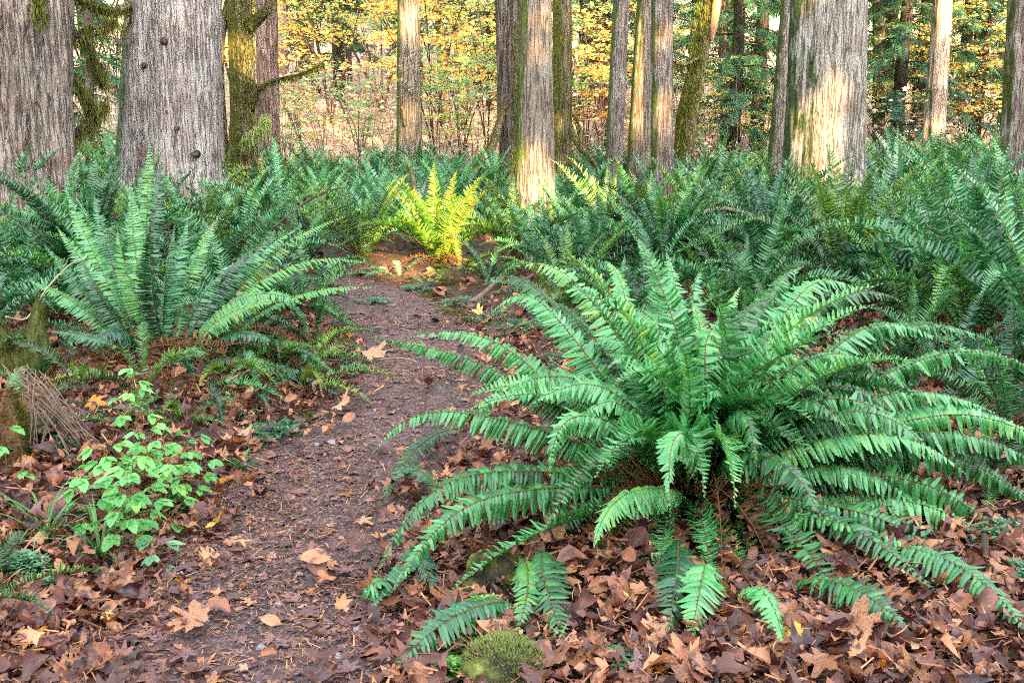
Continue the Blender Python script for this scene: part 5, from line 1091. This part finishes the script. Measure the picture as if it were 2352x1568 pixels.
for k in range(9):
    cx = -5+k*4.1; cy = -13+U(-2,2); P = Vector((cx, cy, g(cx, cy))); Ht = 14.7
    o = thing('sun_blocker_tree', P, 'unseen evergreen added behind the viewer to block the sun, its crown carved with gaps', 'tree', 'added sun-blocking evergreens behind the viewer')
    b = MB(); tube(b, [(0,0,-.3),(0,0,7),(0,0,Ht)], [.3,.2,.04], 12); link('trunk', b.mesh('trunk', [M['bark_dark']], True), o)
    X = []
    for _ in range(2900):
        z = U(.3, Ht); rr = 2.9*(1-.12*z/Ht)*R()**.5*(1 if z < 13.3 else max(.3,(Ht-z)/1.4)); a = U(0, 2*PI); q = Vector((rr*math.cos(a), rr*math.sin(a), z)); s = U(.5,.95)
        if in_gap(P+q, s*.42):
            s = U(.16,.3); q += Vector((U(-.3,.3), U(-.3,.3), U(-.3,.3)))
            if in_gap(P+q, s*.42): continue
        Mx = (Matrix.Rotation(a+U(-.6,.6), 3, 'Z') @ Matrix.Rotation(U(.1,1.2), 3, 'Y') @ Matrix.Rotation(U(-.9,.9), 3, 'X'))*s; X.append([[Mx[r][0],Mx[r][1],Mx[r][2],q[r]] for r in range(3)])
    lb = MB(); T = (np.array([(-.5,-.3,0),(.5,-.4,.05),(.6,.3,-.05),(-.4,.45,0)]), [(0,1,2,3)]); lb.stamp(T[0], T[1], X); link('crown', lb.mesh('crown', [M['conifer']]), o)

# ------------------------------------------------------------------ unseen wood added on either side to cut low sky light
def side_sky_blocker(x0, x1, y0_, y1_, hmax, n, label):
    b = MB(); X = []
    for _ in range(n):
        x, y = U(x0, x1), U(y0_, y1_); z = g(x, y)+R()*hmax
        if fbm(x*.2, y*.2, z*.2, 2) < -.25: continue
        s = U(.4,.9); Mx = (Matrix.Rotation(U(0,6.3), 3, 'Z') @ Matrix.Rotation(U(-1.2,1.2), 3, 'X') @ Matrix.Rotation(U(-.8,.8), 3, 'Y'))*s; X.append([[Mx[0][0],Mx[0][1],Mx[0][2],x],[Mx[1][0],Mx[1][1],Mx[1][2],y],[Mx[2][0],Mx[2][1],Mx[2][2],z]])
    b.stamp(QL[0], QL[1], X); tag(link('added_side_wood', b.mesh('added_side_wood', [M['conifer']])), label, 'wood', None, 'stuff')
side_sky_blocker(-24, -15, -10, 28, 16, 9000, 'unseen wood added left of the glade to block low sky light')
side_sky_blocker(22, 30, -10, 34, 12, 9000, 'unseen wood added right of the glade to block low sky light')

# unseen crowns added to the glade's trees to shape skylight, gapped for sun
CT = (np.array([(-.5,-.3,0),(.5,-.4,.05),(.6,.3,-.05),(-.4,.45,0)]), [(0,1,2,3)])
def crown(o, line, n, rad, z0, z1):
    X = []; dx = (line[-1][0])/max(.1, line[-1][2])
    for _ in range(n):
        z = U(z0, z1); t = (z-z0)/(z1-z0); rr = rad*(1-.6*t)*R()**.5; a = U(0, 2*PI); q = Vector((dx*min(z,9)+rr*math.cos(a), rr*math.sin(a), z)); s = U(.35,.8)
        if fbm(q.x*.5+o.location.x, q.y*.5, q.z*.5, 2) < -.12 or in_gap(Vector(o.location)+q, s*.4): continue
        Mx = (Matrix.Rotation(a+U(-.6,.6), 3, 'Z') @ Matrix.Rotation(U(-.3,.9), 3, 'Y') @ Matrix.Rotation(U(-.6,.6), 3, 'X'))*s; X.append([[Mx[r][0],Mx[r][1],Mx[r][2],q[r]] for r in range(3)])
    b = MB(); b.stamp(CT[0], CT[1], X)
    for k in range(10):
        a = k*2.4; z = z0+(z1-z0)*k/12; tube(b, [(dx*9,0,min(z,8.8)),(dx*9+rad*.7*math.cos(a), rad*.7*math.sin(a), z+.3)], [.05,.01], 5, 1)
    link('crown', b.mesh('crown', [M['conifer'], M['bark_dark']]), o)
for o, line, B in ALLT: crown(o, line, 430, 2.7, 9.0, 13.5)
